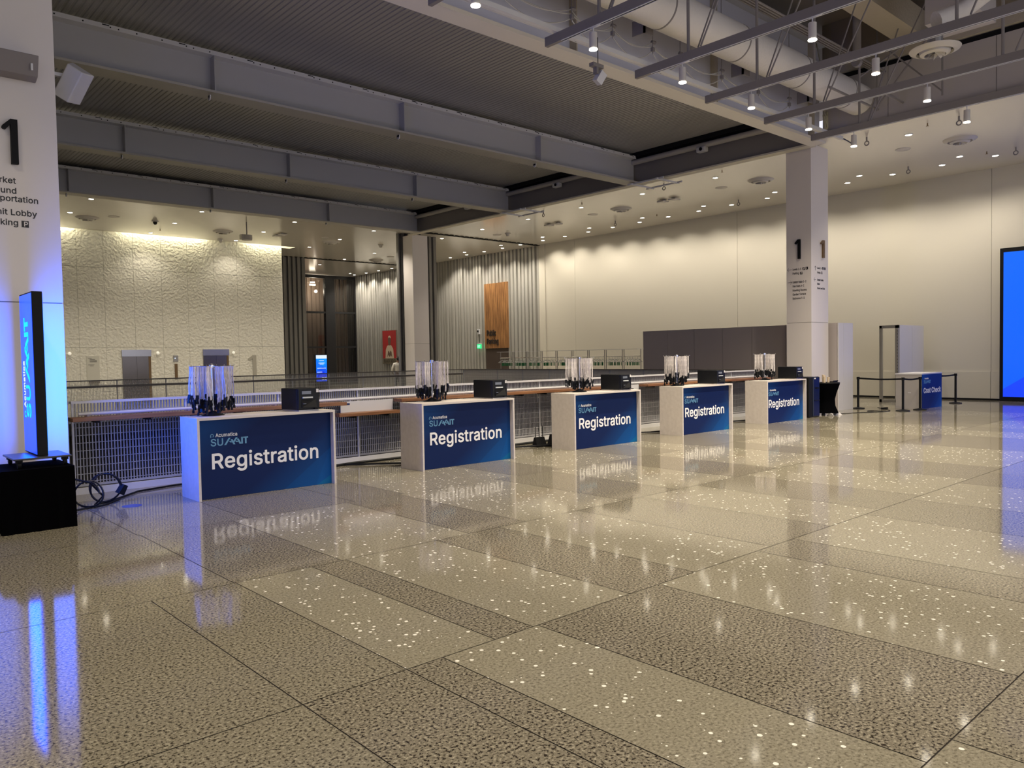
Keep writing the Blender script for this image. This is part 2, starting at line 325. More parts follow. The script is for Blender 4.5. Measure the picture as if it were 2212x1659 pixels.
# ---------------------------------------------------------------- lettering (outlines, cap height 203 units)
GLYPHS = {'-':[185,[44,70,41,73,41,76,41,100,44,103,134,103,137,103,140,100,140,76,140,73,137,70]],'1':[185,[29,-5,26,-2,26,1,26,22,26,25,29,27,77,27,79,28,80,31,80,163,79,166,77,167,38,139,35,138,32,138,29,142,29,172,32,176,77,208,110,208,113,208,115,205,115,202,115,28,158,27,161,25,161,22,161,-2,158,-5,155,-5]],'2':[185,[24,-5,21,-2,21,1,21,22,89,94,108,116,119,133,123,151,121,160,111,172,105,175,87,178,75,176,63,167,58,157,56,151,56,145,54,140,51,140,24,140,21,142,21,145,22,157,28,178,45,198,66,208,90,211,114,208,123,205,135,197,142,190,154,172,157,160,157,151,154,127,138,99,111,68,75,31,78,29,156,28,159,28,161,25,161,22,161,-2,159,-5,156,-5]],'3':[185,[81,-8,63,-5,53,-2,41,4,33,10,24,19,17,31,14,40,12,55,15,58,18,58,45,58,49,55,52,43,59,34,69,29,87,26,108,29,120,38,124,46,126,58,124,70,119,79,114,84,99,92,61,94,58,97,58,100,58,121,59,124,103,175,27,176,23,178,23,181,23,205,26,208,30,208,150,208,153,207,154,202,154,181,104,124,103,121,114,119,135,110,145,103,151,94,158,82,161,70,162,58,162,49,158,34,153,24,147,16,137,7,126,0,102,-7]],'5':[185,[85,-8,64,-5,55,-2,34,13,23,31,19,43,19,52,19,55,22,57,25,57,49,57,52,57,59,40,70,30,88,26,97,27,103,29,112,34,118,39,120,43,124,52,125,64,124,79,117,91,111,97,106,101,94,105,88,105,70,102,52,93,28,95,23,97,22,100,22,103,33,205,36,208,40,208,148,208,151,207,152,202,152,181,152,178,148,176,67,176,65,172,61,132,70,135,91,138,100,138,112,136,127,130,136,124,149,109,157,94,161,76,160,52,157,40,153,28,145,17,134,7,115,-4,100,-8]],'A':[196,[5,-5,2,-2,2,2,76,205,80,208,110,208,113,208,116,203,189,4,190,-2,188,-5,185,-5,158,-5,155,-5,153,-2,134,51,62,52,59,51,57,49,38,-4,35,-5],[70,85,122,85,98,156,95,162]],'B':[186,[22,-5,19,-2,19,1,19,205,22,208,25,208,109,208,123,205,136,200,145,194,156,181,161,169,163,160,164,142,160,127,143,106,154,99,160,92,166,83,170,73,172,64,172,52,169,34,165,25,159,16,151,9,139,2,127,-3,100,-5],[55,31,58,28,97,28,112,30,121,32,129,37,134,43,136,55,136,61,134,67,130,74,124,79,118,83,109,86,58,87,56,85,55,82],[56,121,58,119,94,119,112,123,115,125,124,133,128,142,128,154,125,163,121,168,115,172,106,175,56,175,55,172]],'C':[208,[104,-8,86,-6,68,0,50,10,40,19,27,37,15,64,13,76,11,100,13,127,15,139,23,160,28,169,40,184,50,193,74,207,98,211,107,211,137,207,155,199,163,193,174,184,184,169,192,151,194,139,194,136,191,134,161,134,158,137,152,154,149,157,140,166,122,175,107,176,95,175,86,173,74,167,61,154,51,133,48,118,47,103,48,85,50,73,56,59,67,43,77,36,86,30,98,27,107,27,125,30,140,37,149,47,151,49,158,67,161,69,191,69,194,67,194,64,189,43,184,34,176,22,164,10,146,0,128,-6]],'D':[205,[22,-5,19,-2,19,1,19,205,22,208,25,208,103,208,115,207,124,204,133,201,143,196,157,187,169,174,178,158,186,139,188,127,190,103,189,79,186,64,177,43,168,28,154,15,142,7,124,-1,100,-5],[55,31,58,28,85,28,100,29,112,32,124,37,132,43,140,52,146,61,151,73,154,88,154,103,153,118,147,142,134,160,124,167,100,175,56,175,55,172]],'E':[171,[22,-5,19,-2,19,1,19,205,22,208,25,208,151,208,154,205,154,202,154,181,154,178,151,176,56,175,55,172,56,121,58,119,142,119,145,119,147,115,147,91,147,88,142,86,56,85,55,82,55,31,58,28,151,28,155,25,155,-2,152,-5,148,-5]],'F':[168,[22,-5,19,-2,19,1,19,205,22,208,25,208,148,208,151,208,153,205,153,202,153,181,151,176,148,176,56,175,55,172,56,118,58,116,139,116,142,115,143,112,143,88,143,85,139,83,56,82,55,79,55,-2,52,-5,49,-5]],'G':[212,[104,-8,86,-6,65,0,50,11,34,25,23,43,15,64,13,76,11,103,13,127,15,139,18,148,28,169,41,186,50,193,65,203,74,207,95,211,116,211,128,209,146,203,158,197,167,190,185,169,195,142,195,136,191,134,161,134,158,137,149,155,139,166,125,173,107,176,95,176,86,173,77,169,68,162,59,151,51,133,48,118,47,103,48,85,50,73,56,59,68,42,86,30,95,28,107,27,125,29,134,32,143,39,150,46,156,58,160,73,158,75,113,75,110,75,108,79,108,103,110,107,113,107,191,107,194,107,196,103,196,79,196,64,191,46,183,31,176,21,167,12,155,4,137,-4,122,-8]],'H':[211,[22,-5,19,-2,19,1,19,205,22,208,25,208,49,208,52,208,55,205,55,124,58,121,148,121,151,122,152,124,152,205,154,208,157,208,184,208,187,207,188,202,188,1,187,-4,184,-5,157,-5,154,-5,152,-2,151,87,148,88,58,88,55,85,55,-2,52,-5,49,-5]],'I':[124,[10,-5,7,-2,7,1,7,25,10,28,40,29,42,31,42,172,40,176,13,176,10,176,7,178,7,181,7,205,10,208,13,208,110,208,113,205,113,202,113,181,112,177,109,176,78,175,78,31,79,29,82,28,109,28,112,27,113,22,113,-2,110,-5,106,-5]],'K':[190,[22,-5,19,-2,19,1,19,205,22,208,25,208,49,208,52,208,55,205,55,121,56,118,58,115,81,142,142,208,145,208,181,208,184,205,184,202,183,199,104,115,183,4,184,1,184,-2,181,-5,178,-5,148,-5,145,-4,79,89,56,64,55,-2,52,-5,49,-5]],'L':[161,[22,-5,19,-2,19,1,19,205,22,208,25,208,52,208,55,205,55,202,55,31,58,28,145,28,149,25,149,-2,146,-5,142,-5]],'M':[255,[22,-5,19,-2,19,1,19,205,22,208,25,208,61,208,64,208,66,205,124,54,127,50,137,79,186,205,190,208,229,208,232,205,232,202,232,-2,229,-5,226,-5,202,-5,199,-5,197,-2,196,137,142,-2,139,-5,136,-5,112,-5,109,-2,58,128,56,130,55,136,54,-2,52,-5,49,-5]],'O':[217,[104,-8,86,-6,65,1,50,10,35,25,23,43,15,64,13,76,11,103,13,127,15,139,18,148,28,169,41,186,50,193,74,207,95,211,116,211,137,207,149,202,164,193,171,187,185,170,195,151,198,139,202,115,202,88,198,64,191,43,179,25,167,13,146,0,128,-6],[94,28,107,27,119,28,128,30,137,35,146,43,153,52,162,70,165,85,166,103,165,118,162,133,157,145,152,154,144,163,130,172,119,175,107,176,95,175,84,172,69,163,62,154,54,142,50,130,48,118,47,103,48,85,50,73,55,61,62,49,70,40,78,34]],'P':[182,[22,-5,19,-2,19,1,19,205,22,208,25,208,109,208,124,205,136,200,146,193,155,184,162,172,168,154,168,127,165,115,161,103,154,93,145,84,136,78,124,73,109,69,58,69,56,67,55,-2,52,-5,49,-5],[56,103,91,102,109,104,115,106,121,111,127,118,130,124,132,139,130,154,125,163,115,171,103,174,91,176,56,175,55,172,55,106]],'R':[183,[22,-5,19,-2,19,1,19,205,22,208,25,208,109,208,124,205,136,200,148,192,154,186,161,175,168,154,169,142,168,127,165,115,161,106,154,96,145,88,135,82,134,79,175,4,176,-2,172,-5,139,-5,136,-2,95,73,58,74,56,73,55,70,55,-2,52,-5,49,-5],[56,109,58,107,94,108,112,110,122,115,127,121,132,133,132,148,131,154,126,163,118,170,109,174,91,176,56,175,55,172]],'S':[182,[82,-9,73,-8,49,-1,37,5,28,12,15,30,12,42,10,54,10,57,13,60,43,60,47,57,49,48,53,39,58,34,70,28,88,26,97,25,115,30,124,37,130,45,133,60,130,66,128,69,115,77,58,95,43,103,29,114,22,123,17,135,16,150,17,162,20,171,26,183,34,192,43,199,64,208,91,211,118,208,140,198,154,184,161,174,164,162,165,150,163,146,160,146,133,146,130,149,128,159,124,165,117,171,109,175,103,176,82,177,64,171,55,163,53,159,52,150,54,141,58,136,70,128,88,122,109,117,127,110,147,99,163,81,168,66,168,54,167,42,160,23,151,12,143,6,130,-1,118,-6,103,-9]],'T':[183,[77,-5,74,-5,72,-2,72,1,72,175,11,176,8,178,8,181,8,205,11,208,14,208,167,208,170,208,172,205,172,202,172,181,170,176,167,176,109,175,108,-2,104,-5]],'U':[211,[97,-8,88,-8,73,-4,60,1,49,8,36,19,23,40,20,55,19,70,19,205,22,208,25,208,49,208,52,208,55,205,55,64,61,48,70,37,79,31,94,27,112,26,127,31,136,36,145,46,149,55,152,73,152,205,154,208,157,208,184,208,187,207,188,202,188,70,187,55,183,40,178,30,171,19,160,9,148,1,136,-4,121,-7]],'X':[193,[5,-5,2,-2,2,1,3,4,73,103,73,106,8,199,7,202,8,207,11,208,44,208,47,205,86,148,95,132,114,163,146,208,149,208,176,208,179,208,182,207,183,202,182,199,118,106,186,4,187,1,187,-2,185,-5,182,-5,155,-5,152,-5,149,-4,104,61,95,76,41,-4,38,-5]],'a':[159,[55,-8,43,-6,28,1,20,7,14,16,9,25,7,43,9,61,17,73,22,78,29,82,49,89,103,99,104,103,102,115,94,123,91,124,79,126,64,124,52,117,44,106,40,105,13,111,11,115,11,118,15,127,22,137,28,143,43,152,52,155,76,159,97,157,115,150,124,144,131,136,137,121,140,100,140,-2,136,-5,109,-5,106,-2,105,4,103,5,88,-5,64,-8],[61,25,67,24,76,24,88,28,94,32,100,39,104,49,105,64,103,67,58,58,45,52,43,46,42,43,45,34,52,28]],'b':[174,[82,-8,67,-3,52,7,50,-2,46,-5,22,-5,19,-5,16,-2,16,202,16,205,19,208,46,208,50,205,50,145,52,143,67,154,73,157,94,159,106,158,115,156,130,147,145,133,152,121,157,106,161,91,161,76,160,58,154,34,146,19,130,3,118,-4,103,-8],[84,25,94,25,103,27,112,34,119,43,124,58,126,67,125,88,118,109,109,120,103,124,88,126,73,124,67,120,60,112,55,103,52,94,51,76,53,55,59,40,64,34,70,29,76,27]],'c':[162,[78,-8,69,-7,54,-3,33,10,25,19,17,31,13,43,10,58,9,76,10,91,17,118,24,130,33,141,45,149,57,154,69,158,84,159,105,156,126,146,141,131,150,113,150,109,147,106,120,100,116,103,109,115,105,119,96,124,84,126,75,126,63,121,57,115,51,106,48,100,45,85,45,64,48,49,51,43,61,31,69,26,75,24,96,27,105,31,111,37,117,49,120,52,123,52,147,46,150,43,150,40,141,19,124,4,105,-5,84,-8]],'d':[174,[72,-8,54,-4,42,1,24,19,17,31,11,46,9,61,9,76,12,107,18,121,25,133,33,142,41,148,54,155,66,159,78,159,96,157,105,153,117,143,119,148,119,205,123,208,150,208,153,207,154,202,154,-2,150,-5,123,-5,120,-2,119,4,117,7,105,-2,96,-6,87,-8],[78,25,90,25,96,27,102,31,108,36,115,49,119,76,118,94,111,110,101,121,95,124,84,126,68,124,62,121,57,116,49,103,44,85,45,64,48,49,51,43,57,35,63,29,69,27]],'e':[165,[78,-8,69,-7,54,-3,33,10,25,19,17,31,12,44,9,76,10,91,12,106,17,118,27,133,35,142,45,150,66,158,81,159,108,155,123,147,139,133,148,115,151,103,153,91,153,70,153,67,152,64,147,63,45,62,48,46,54,37,63,30,75,25,84,24,99,26,111,34,117,44,120,47,123,47,147,41,150,40,151,37,149,28,144,19,129,4,117,-2,105,-6,96,-8],[45,94,117,94,113,106,106,118,102,121,96,124,81,126,68,124,57,116,49,106]],'g':[174,[69,-65,51,-61,30,-49,16,-32,15,-29,15,-26,18,-23,36,-13,42,-11,45,-12,54,-23,66,-30,84,-33,93,-33,102,-30,111,-24,117,-14,119,-2,119,10,117,12,102,1,87,-3,78,-3,66,-3,54,1,42,6,32,13,22,25,12,46,9,76,12,107,18,121,25,133,33,142,41,148,54,155,66,159,78,159,96,157,105,153,117,143,119,145,120,154,123,157,150,157,153,156,154,151,154,-5,153,-17,150,-29,139,-47,126,-56,108,-63,96,-65],[70,31,75,29,90,29,99,33,111,44,118,58,119,79,118,94,115,103,108,115,102,121,90,126,81,126,72,125,66,123,60,119,53,112,50,106,45,88,45,67,48,52,57,38,63,34]],'h':[168,[19,-5,16,-2,16,1,16,202,16,205,19,208,46,208,49,207,50,202,50,148,52,144,58,150,67,155,79,158,91,159,103,158,112,156,127,147,136,139,141,130,145,121,148,97,148,1,148,-2,145,-5,142,-5,118,-5,115,-5,113,-2,112,103,109,112,105,118,94,125,85,126,73,125,67,122,58,115,53,103,51,91,50,-2,46,-5]],'i':[70,[21,-5,18,-5,16,-2,16,1,16,154,18,157,21,157,45,157,48,157,50,154,50,151,50,-2,48,-5,45,-5],[33,172,21,175,15,181,12,187,12,199,17,208,24,213,30,214,39,214,51,208,55,199,56,193,55,187,50,178,45,174]],'k':[156,[19,-5,16,-2,16,1,16,202,16,205,19,208,46,208,49,207,50,202,50,100,52,97,112,157,145,157,149,154,149,151,148,148,89,88,88,85,153,4,154,1,154,-2,151,-5,148,-5,118,-5,115,-5,61,63,52,55,50,52,50,-2,46,-5]],'l':[79,[52,-6,43,-5,34,-2,27,3,20,12,16,24,16,36,16,201,16,205,19,208,46,208,49,207,50,204,51,39,53,30,54,27,70,27,73,24,77,0,76,-3,73,-4]],'m':[248,[19,-5,16,-2,16,1,16,151,16,154,19,157,46,157,50,154,52,144,67,155,88,159,100,158,109,155,118,149,127,138,151,155,175,159,184,159,202,154,210,148,217,139,225,124,228,103,228,1,228,-2,226,-5,223,-5,199,-5,196,-5,193,-2,192,109,190,115,184,122,175,125,163,127,154,124,145,115,143,112,140,100,139,1,139,-2,136,-5,109,-5,105,-2,104,109,102,115,94,123,91,124,82,126,67,123,61,120,55,113,52,103,50,94,50,-2,46,-5]],'n':[168,[19,-5,16,-2,16,1,16,154,19,157,22,157,46,157,50,154,52,144,58,150,67,155,79,158,91,159,103,158,112,156,121,152,133,142,139,133,145,121,147,109,148,94,148,-2,145,-5,142,-5,118,-5,115,-5,113,-2,112,103,109,112,105,118,94,125,85,126,73,125,67,122,58,115,53,103,51,91,50,-2,46,-5]],'o':[170,[78,-8,69,-7,54,-3,33,10,25,19,17,31,13,43,10,58,9,76,10,91,17,118,24,130,33,141,45,149,57,154,69,158,84,159,96,159,111,154,123,148,134,139,147,121,154,106,156,91,157,73,154,43,149,31,143,22,133,10,120,1,108,-5,96,-8],[73,25,90,24,99,27,105,31,115,43,121,58,122,76,120,94,117,103,111,113,105,119,99,123,90,126,75,126,66,122,60,118,52,109,49,103,45,85,44,67,48,49,53,40,60,32]],'p':[174,[19,-62,16,-59,16,-56,16,154,19,157,22,157,46,157,50,154,50,145,52,143,67,154,76,158,94,159,106,158,118,155,137,142,145,133,152,121,157,106,161,91,161,76,161,61,158,46,153,31,146,19,130,3,118,-4,106,-7,85,-8,76,-7,67,-3,52,7,50,4,50,-59,46,-62],[84,25,94,25,103,27,112,34,119,43,124,58,126,67,125,88,118,109,109,120,103,124,88,126,73,124,67,120,60,112,55,103,52,94,51,76,53,55,59,40,64,34,70,29,76,27]],'r':[107,[19,-5,16,-2,16,1,16,154,19,157,22,157,46,157,50,154,51,148,52,147,64,155,73,158,91,159,100,158,102,154,102,151,102,130,102,127,100,124,97,124,79,125,67,121,61,117,56,112,52,103,50,94,50,-2,46,-5]],'s':[150,[60,-8,42,-4,33,1,25,7,15,20,9,37,9,40,12,43,39,48,43,46,47,34,54,28,63,25,75,24,87,26,96,31,101,37,101,46,99,49,90,55,45,67,33,73,25,79,18,88,15,98,14,109,15,121,18,130,26,142,42,152,54,156,66,159,75,159,96,157,105,154,125,139,135,118,135,115,134,112,108,106,105,106,102,109,97,118,93,122,87,125,75,127,63,125,54,121,49,115,50,106,54,101,69,95,105,85,120,78,126,73,134,61,137,52,137,34,134,25,130,16,123,8,114,2,96,-6,87,-8]],'t':[95,[61,-7,52,-6,43,-2,33,5,26,14,21,26,21,38,21,122,19,126,1,126,-2,128,-2,131,-2,152,-2,155,1,157,20,158,21,188,21,191,25,193,52,193,55,191,55,188,55,161,56,158,82,157,85,157,87,152,87,131,85,126,82,126,58,126,56,125,55,122,55,41,58,29,61,27,64,25,82,26,85,25,90,2,90,-1,88,-4,79,-6]],'u':[168,[70,-7,52,-4,43,-1,37,4,23,20,19,32,16,56,16,152,16,155,19,157,22,157,46,157,50,155,50,152,50,59,52,50,55,40,61,32,70,27,79,26,91,27,101,32,106,37,112,50,113,56,113,152,113,155,118,157,145,157,148,155,148,152,148,-2,145,-5,142,-5,118,-5,115,-4,114,-1,114,5,112,7,106,2,94,-4,85,-6]],'v':[159,[65,-5,62,-5,60,-2,3,148,2,154,5,157,8,157,35,157,38,156,77,46,80,49,117,154,119,157,122,157,149,157,152,157,154,154,153,148,96,-2,92,-5]],'x':[155,[6,-5,3,-2,3,1,4,4,55,76,54,79,7,148,6,151,6,154,9,157,12,157,42,157,45,154,75,107,78,107,90,127,111,157,141,157,144,157,146,154,146,151,145,148,97,76,147,4,148,1,147,-4,144,-5,141,-5,114,-5,111,-4,75,50,42,-2,39,-5]],'y':[159,[32,-63,17,-60,14,-57,14,-54,20,-33,23,-29,41,-30,47,-26,55,-12,59,0,2,150,2,154,5,157,8,157,35,157,38,156,77,46,80,49,118,156,122,157,149,157,152,157,154,153,154,150,86,-27,74,-48,59,-59,38,-63]],' ':[79]}
def glyph_parts(ch):
    """list of (outer, [holes]) in cap-height units"""
    out = []
    def area(P): return sum(P[i][0]*P[(i+1) % len(P)][1]-P[(i+1) % len(P)][0]*P[i][1] for i in range(len(P)))/2
    cs = [[(c[i], c[i+1]) for i in range(0, len(c), 2)] for c in GLYPHS[ch][1:]]
    if not cs: return out
    big = max(cs, key=lambda c: abs(area(c))); sg = 1 if area(big) > 0 else -1
    outers = [c for c in cs if area(c)*sg > 0]; holes = [c for c in cs if area(c)*sg <= 0]
    def inside(p, P):
        r = False
        for i in range(len(P)):
            a, b = P[i], P[i-1]
            if (a[1] > p[1]) != (b[1] > p[1]) and p[0] < (b[0]-a[0])*(p[1]-a[1])/(b[1]-a[1])+a[0]: r = not r
        return r
    for o in outers: out.append((o, [h for h in holes if inside(h[0], o)], sg))
    return out
def text_mesh(mb, s, cap, org, xd, ud, depth=0.003, bold=0.0, track=0.0, flip=False, width=None):
    """lettering whose baseline starts at org; outward normal = xd x ud"""
    xd, ud, org = Vector(xd).normalized(), Vector(ud).normalized(), Vector(org)
    nd = xd.cross(ud).normalized(); k = cap/203.0
    tot = sum(GLYPHS[c][0]+track for c in s)
    kx = k if width is None else width/tot
    x = 0.0; layer = 0
    for ch in s:
        for o, hs, sg in glyph_parts(ch):
            o2 = o; h2 = hs
            rings = [o2]+h2
            flat = [p for r in rings for p in r]
            tri = tessellate_polygon([[Vector((p[0], p[1], 0)) for p in r] for r in rings])
            n = len(flat); dz = depth + 0.0002*(layer % 3); layer += 1
            top = [org + xd*((x+p[0])*kx) + ud*(p[1]*k) + nd*dz for p in flat]
            bot = [org + xd*((x+p[0])*kx) + ud*(p[1]*k) + nd*0.0003 for p in flat]
            fs = []
            for t3 in tri:
                a, b, c = t3
                cr = (flat[b][0]-flat[a][0])*(flat[c][1]-flat[a][1])-(flat[b][1]-flat[a][1])*(flat[c][0]-flat[a][0])
                fs.append((a, b, c) if cr > 0 else (a, c, b))
            i0 = 0
            for r in rings:
                m = len(r)
                for i in range(m):
                    a, b = i0+i, i0+(i+1) % m
                    fs.append((a, a+n, b+n, b) if sg > 0 else (a, b, b+n, a+n))
                i0 += m
            mb.add(top+bot, fs)
        x += GLYPHS[ch][0]+track
    return x*kx
def text(name, s, cap, org, xd, ud, m, parent=None, depth=0.003, bold=0.0, track=0.0, width=None):
    mb = MB(); text_mesh(mb, s, cap, org, xd, ud, depth, bold, track, width=width)
    return mb.build(name, m, parent)
def poly_plate(mb, P, org, xd, ud, depth):
    xd, ud, org = Vector(xd).normalized(), Vector(ud).normalized(), Vector(org); nd = xd.cross(ud)
    n = len(P)
    vs = [org+xd*p[0]+ud*p[1]+nd*depth for p in P]+[org+xd*p[0]+ud*p[1] for p in P]
    mb.add(vs, [tuple(range(n)), tuple(range(2*n-1, n-1, -1))]+[(i, (i+1) % n, n+(i+1) % n, n+i) for i in range(n)])
def numeral_one(mb, org, xd, ud, w, h, depth):
    """plain upright stroke with a slanted flag at its top left"""
    s = w*0.45
    poly_plate(mb, [(w-s, 0), (w, 0), (w, h), (w-s, h)], org, xd, ud, depth)
    poly_plate(mb, [(w-s, h), (w-s, h-s*0.85), (s*0.55, h*0.765), (s*0.2, h*0.77), (0, h*0.80), (0.02*w, h*0.835)], org, xd, ud, depth)
def summit_logo(mb, org, xd, ud, w, h, depth=0.003, bold=6):
    """S U, a zigzag of slanted strokes for the two Ms, I T"""
    org, X, U = Vector(org), Vector(xd).normalized(), Vector(ud).normalized()
    text_mesh(mb, 'SU', h, org, X, U, depth, bold=bold, width=w*0.35)
    th = w*0.052
    def bar(x0, z0, x1, z1, t=th):
        poly_plate(mb, [(x0*w, z0*h), (x0*w+t, z0*h), (x1*w+t, z1*h), (x1*w, z1*h)], org, X, U, depth)
    bar(0.355, 0.0, 0.475, 1.0)
    bar(0.485, 0.55, 0.515, 0.32); bar(0.525, 0.78, 0.60, 0.0)
    bar(0.575, 0.30, 0.665, 1.0)
    bar(0.645, 0.50, 0.68, 0.28); bar(0.69, 0.80, 0.765, 0.0)
    bar(0.81, 0.0, 0.81, 1.0, w*0.045)
    bar(0.865, 0.80, 0.865, 1.0, w*0.135); bar(0.91, 0.0, 0.91, 0.82, w*0.045)
def ring_logo(mb, c, r, xd, ud, depth=0.003):
    c, X, U = Vector(c), Vector(xd).normalized(), Vector(ud).normalized(); N = X.cross(U); n = 16
    vs = []
    for k in range(n+1):
        t = -0.35*PI + 1.7*PI*k/n
        for q in (r, r*0.62): vs.append(c + X*math.cos(t)*q + U*math.sin(t)*q + N*depth)
    mb.add(vs, [(2*i, 2*i+2, 2*i+3, 2*i+1) for i in range(n)])
    poly_plate(mb, [(-r, -r), (-r*0.55, -r), (-r*0.55, 0), (-r, 0)], c, X, U, depth)
XP, YM, UPV = (1, 0, 0), (0, -1, 0), (0, 0, 1)
# ================================================================= THE ROOM
ZC = 7.35            # flat ceiling
VX0, VX1, VY0, VY1 = 2.45, 19.35, 11.32, 24.45     # opening in the floor
XW = 28.0
# ---- floor: one mesh of terrazzo slabs over a dark joint bed, with the opening left out
fl = MB()
def floor_rect(x0, x1, y0, y1, mi, g=0.0035):
    fl.mi = mi
    fl.quad((x0+g, y0+g, 0), (x1-g, y0+g, 0), (x1-g, y1-g, 0), (x0+g, y1-g, 0))
rows = {}
rows[1.20] = [(-8, 1), (-4.2, 2), (-2.6, 0), (0.35, 2), (1.72, 1), (2.33, 1), (2.57, 0), (3.31, 1), (4.53, 0), (5.87, 2), (6.48, 0), (7.94, 2), (9.1, 0), (10.6, 1), (11.7, 2)]
rows[3.48] = [(-8, 0), (-4.5, 1), (-2.0, 2), (-0.9, 2), (1.72, 2), (2.33, 0), (2.96, 1), (3.27, 0), (4.21, 1), (4.98, 0), (6.10, 2), (7.2, 0), (8.3, 2), (9.4, 0), (11.0, 1), (12.3, 0)]
rows[5.76] = [(-8, 1), (-5, 0), (-1.4, 2), (0.6, 2), (2.32, 1), (3.235, 0), (4.60, 1), (5.33, 0), (6.9, 2), (7.9, 0), (9.2, 1), (10.3, 0), (12.0, 2)]
rows[8.04] = [(-8, 2), (-3, 0), (0.9, 2), (2.3, 2), (3.4, 1), (4.7, 1), (5.4, 0), (7.3, 1), (8.2, 0), (10.0, 2), (11.1, 0)]
y_ = -8.0 - (1.20-(-8.0)) % 2.28 + 2.28
ybands = [1.20+2.28*k for k in range(-5, 22)]
rng = random.Random(3)
for yb in ybands:
    key = min(rows, key=lambda r: abs(r-yb))
    base = rows[key][:] if abs(key-yb) < 0.05 else [(-8, rng.randint(0, 2))]
    x = base[-1][0]; last = base[-1][1]
    while x < XW:
        x += rng.uniform(0.7, 2.4); last = rng.choice([q for q in (0, 0, 1, 2) if q != last])
        base.append((x, last))
    base = [b for b in base if b[0] < XW] + [(XW+0.3, 0)]
    for (xa, k), (xb, _) in zip(base, base[1:]):
        y0, y1 = yb, yb+2.28
        if y1 <= VY0 or y0 >= VY1: floor_rect(xa, xb, y0, y1, k); continue
        if y0 < VY0: floor_rect(xa, xb, y0, VY0, k, 0.0)
        if y1 > VY1: floor_rect(xa, xb, VY1, y1, k, 0.0)
        ya, yc = max(y0, VY0), min(y1, VY1)
        if xa < VX0: floor_rect(xa, min(xb, VX0), ya, yc, k)
        if xb > VX1: floor_rect(max(xa, VX1), xb, ya, yc, k)
fl.mi = 3
for (x0, x1, y0, y1) in ((-8, XW+0.3, -10.2, VY0), (-8, XW+0.3, VY1, 51.4), (-8, VX0, VY0, VY1), (VX1, XW+0.3, VY0, VY1)):
    fl.box(x0, x1, y0, y1, -0.35, -0.003)
struct(fl.build('floor', [M_SPARK, M_SPECK, M_MID, M_JOINT]))
lf = MB().box(VX0-3, VX1+3, VY0-3, VY1+3, -6.2, -6.0)
struct(lf.build('floor_lower', mat('lower_level_floor', (0.20, 0.18, 0.15), 0.4)))
sh = MB()
sh.box(VX0-3.2, VX0-3, VY0-3, VY1+3, -6, -0.35); sh.box(VX1+3, VX1+3.2, VY0-3, VY1+3, -6, -0.35)
sh.box(VX0-3, VX1+3, VY1+3, VY1+3.2, -6, -0.35); sh.box(VX0-3, VX1+3, VY0-3.2, VY0-3, -6, -0.35)
struct(sh.build('wall_lower', mat('lower_level_wall', (0.12, 0.11, 0.10), 0.7)))

# ---- cream wall on the right
w = MB(); w.mi = 0
seams = [-10.2, -0.9, 8.25, 17.38, 26.39, 28.45]
for a, b in zip(seams, seams[1:]):
    w.box(XW, XW+0.3, a+0.006, b-0.006, 0.92, ZC+0.3)
    w.box(XW-0.03, XW+0.3, a+0.006, b-0.006, 0.06, 0.92)
w.mi = 1; w.box(XW+0.02, XW+0.28, -10.2, 28.45, 0, ZC+0.3)
struct(w.build('wall_right', [M_CREAM, M_SEAM]))
struct(MB().box(XW-0.035, XW+0.02, -10.2, 28.45, 0, 0.05).build('baseboard_right', M_BLACK))
# end post where the cream wall stops
struct(MB().box(XW-0.04, XW+0.3, 28.45, 28.88, 0, ZC+0.02).build('trim_1', M_CREAM))
# ---- hammered plaster lift wall
w = MB(); w.mi = 0
YT = 36.95
xs = [-8, -5.9, -3.6, -1.3, 1.0, 3.4, 5.8, 7.2, 8.517, 9.563, 10.769, 11.953, 13.109, 14.338, 15.462, 16.634, 17.8]
zs = [0, 2.37, 5.82, 7.9]
for i, (a, b) in enumerate(zip(xs, xs[1:])):
    for j, (c, d) in enumerate(zip(zs, zs[1:])):
        if j == 0 and (10.0 < (a+b)/2 < 11.5 or 13.6 < (a+b)/2 < 15.0): pass
        w.box(a+0.005, b-0.005, YT+random.uniform(0, 0.004), YT+0.3, c+0.006, d-0.006)
w.mi = 1; w.box(-8, 17.79, YT+0.02, YT+0.28, 0, 7.88)
struct(w.build('wall_far', [M_HAMMER, M_SEAM]))
# lift doors
for k, (x0, x1) in enumerate(((10.18, 11.37), (13.72, 14.92))):
    d = MB(); d.mi = 0
    d.box(x0, (x0+x1)/2-0.004, YT-0.035, YT, 0.0, 1.95); d.box((x0+x1)/2+0.004, x1-0.10, YT-0.035, YT, 0.0, 1.95)
    d.mi = 1; d.box(x1-0.10, x1, YT-0.045, YT, 0, 1.95)
    d.mi = 2; d.box(x0-0.02, x1+0.02, YT-0.06, YT, 1.96, 2.25)
    struct(d.build('door_%d' % (k+1), [mat('dark_stainless_door', (0.20, 0.18, 0.17), 0.18, metal=0.9), M_BRONZE, M_STAINLESS]))
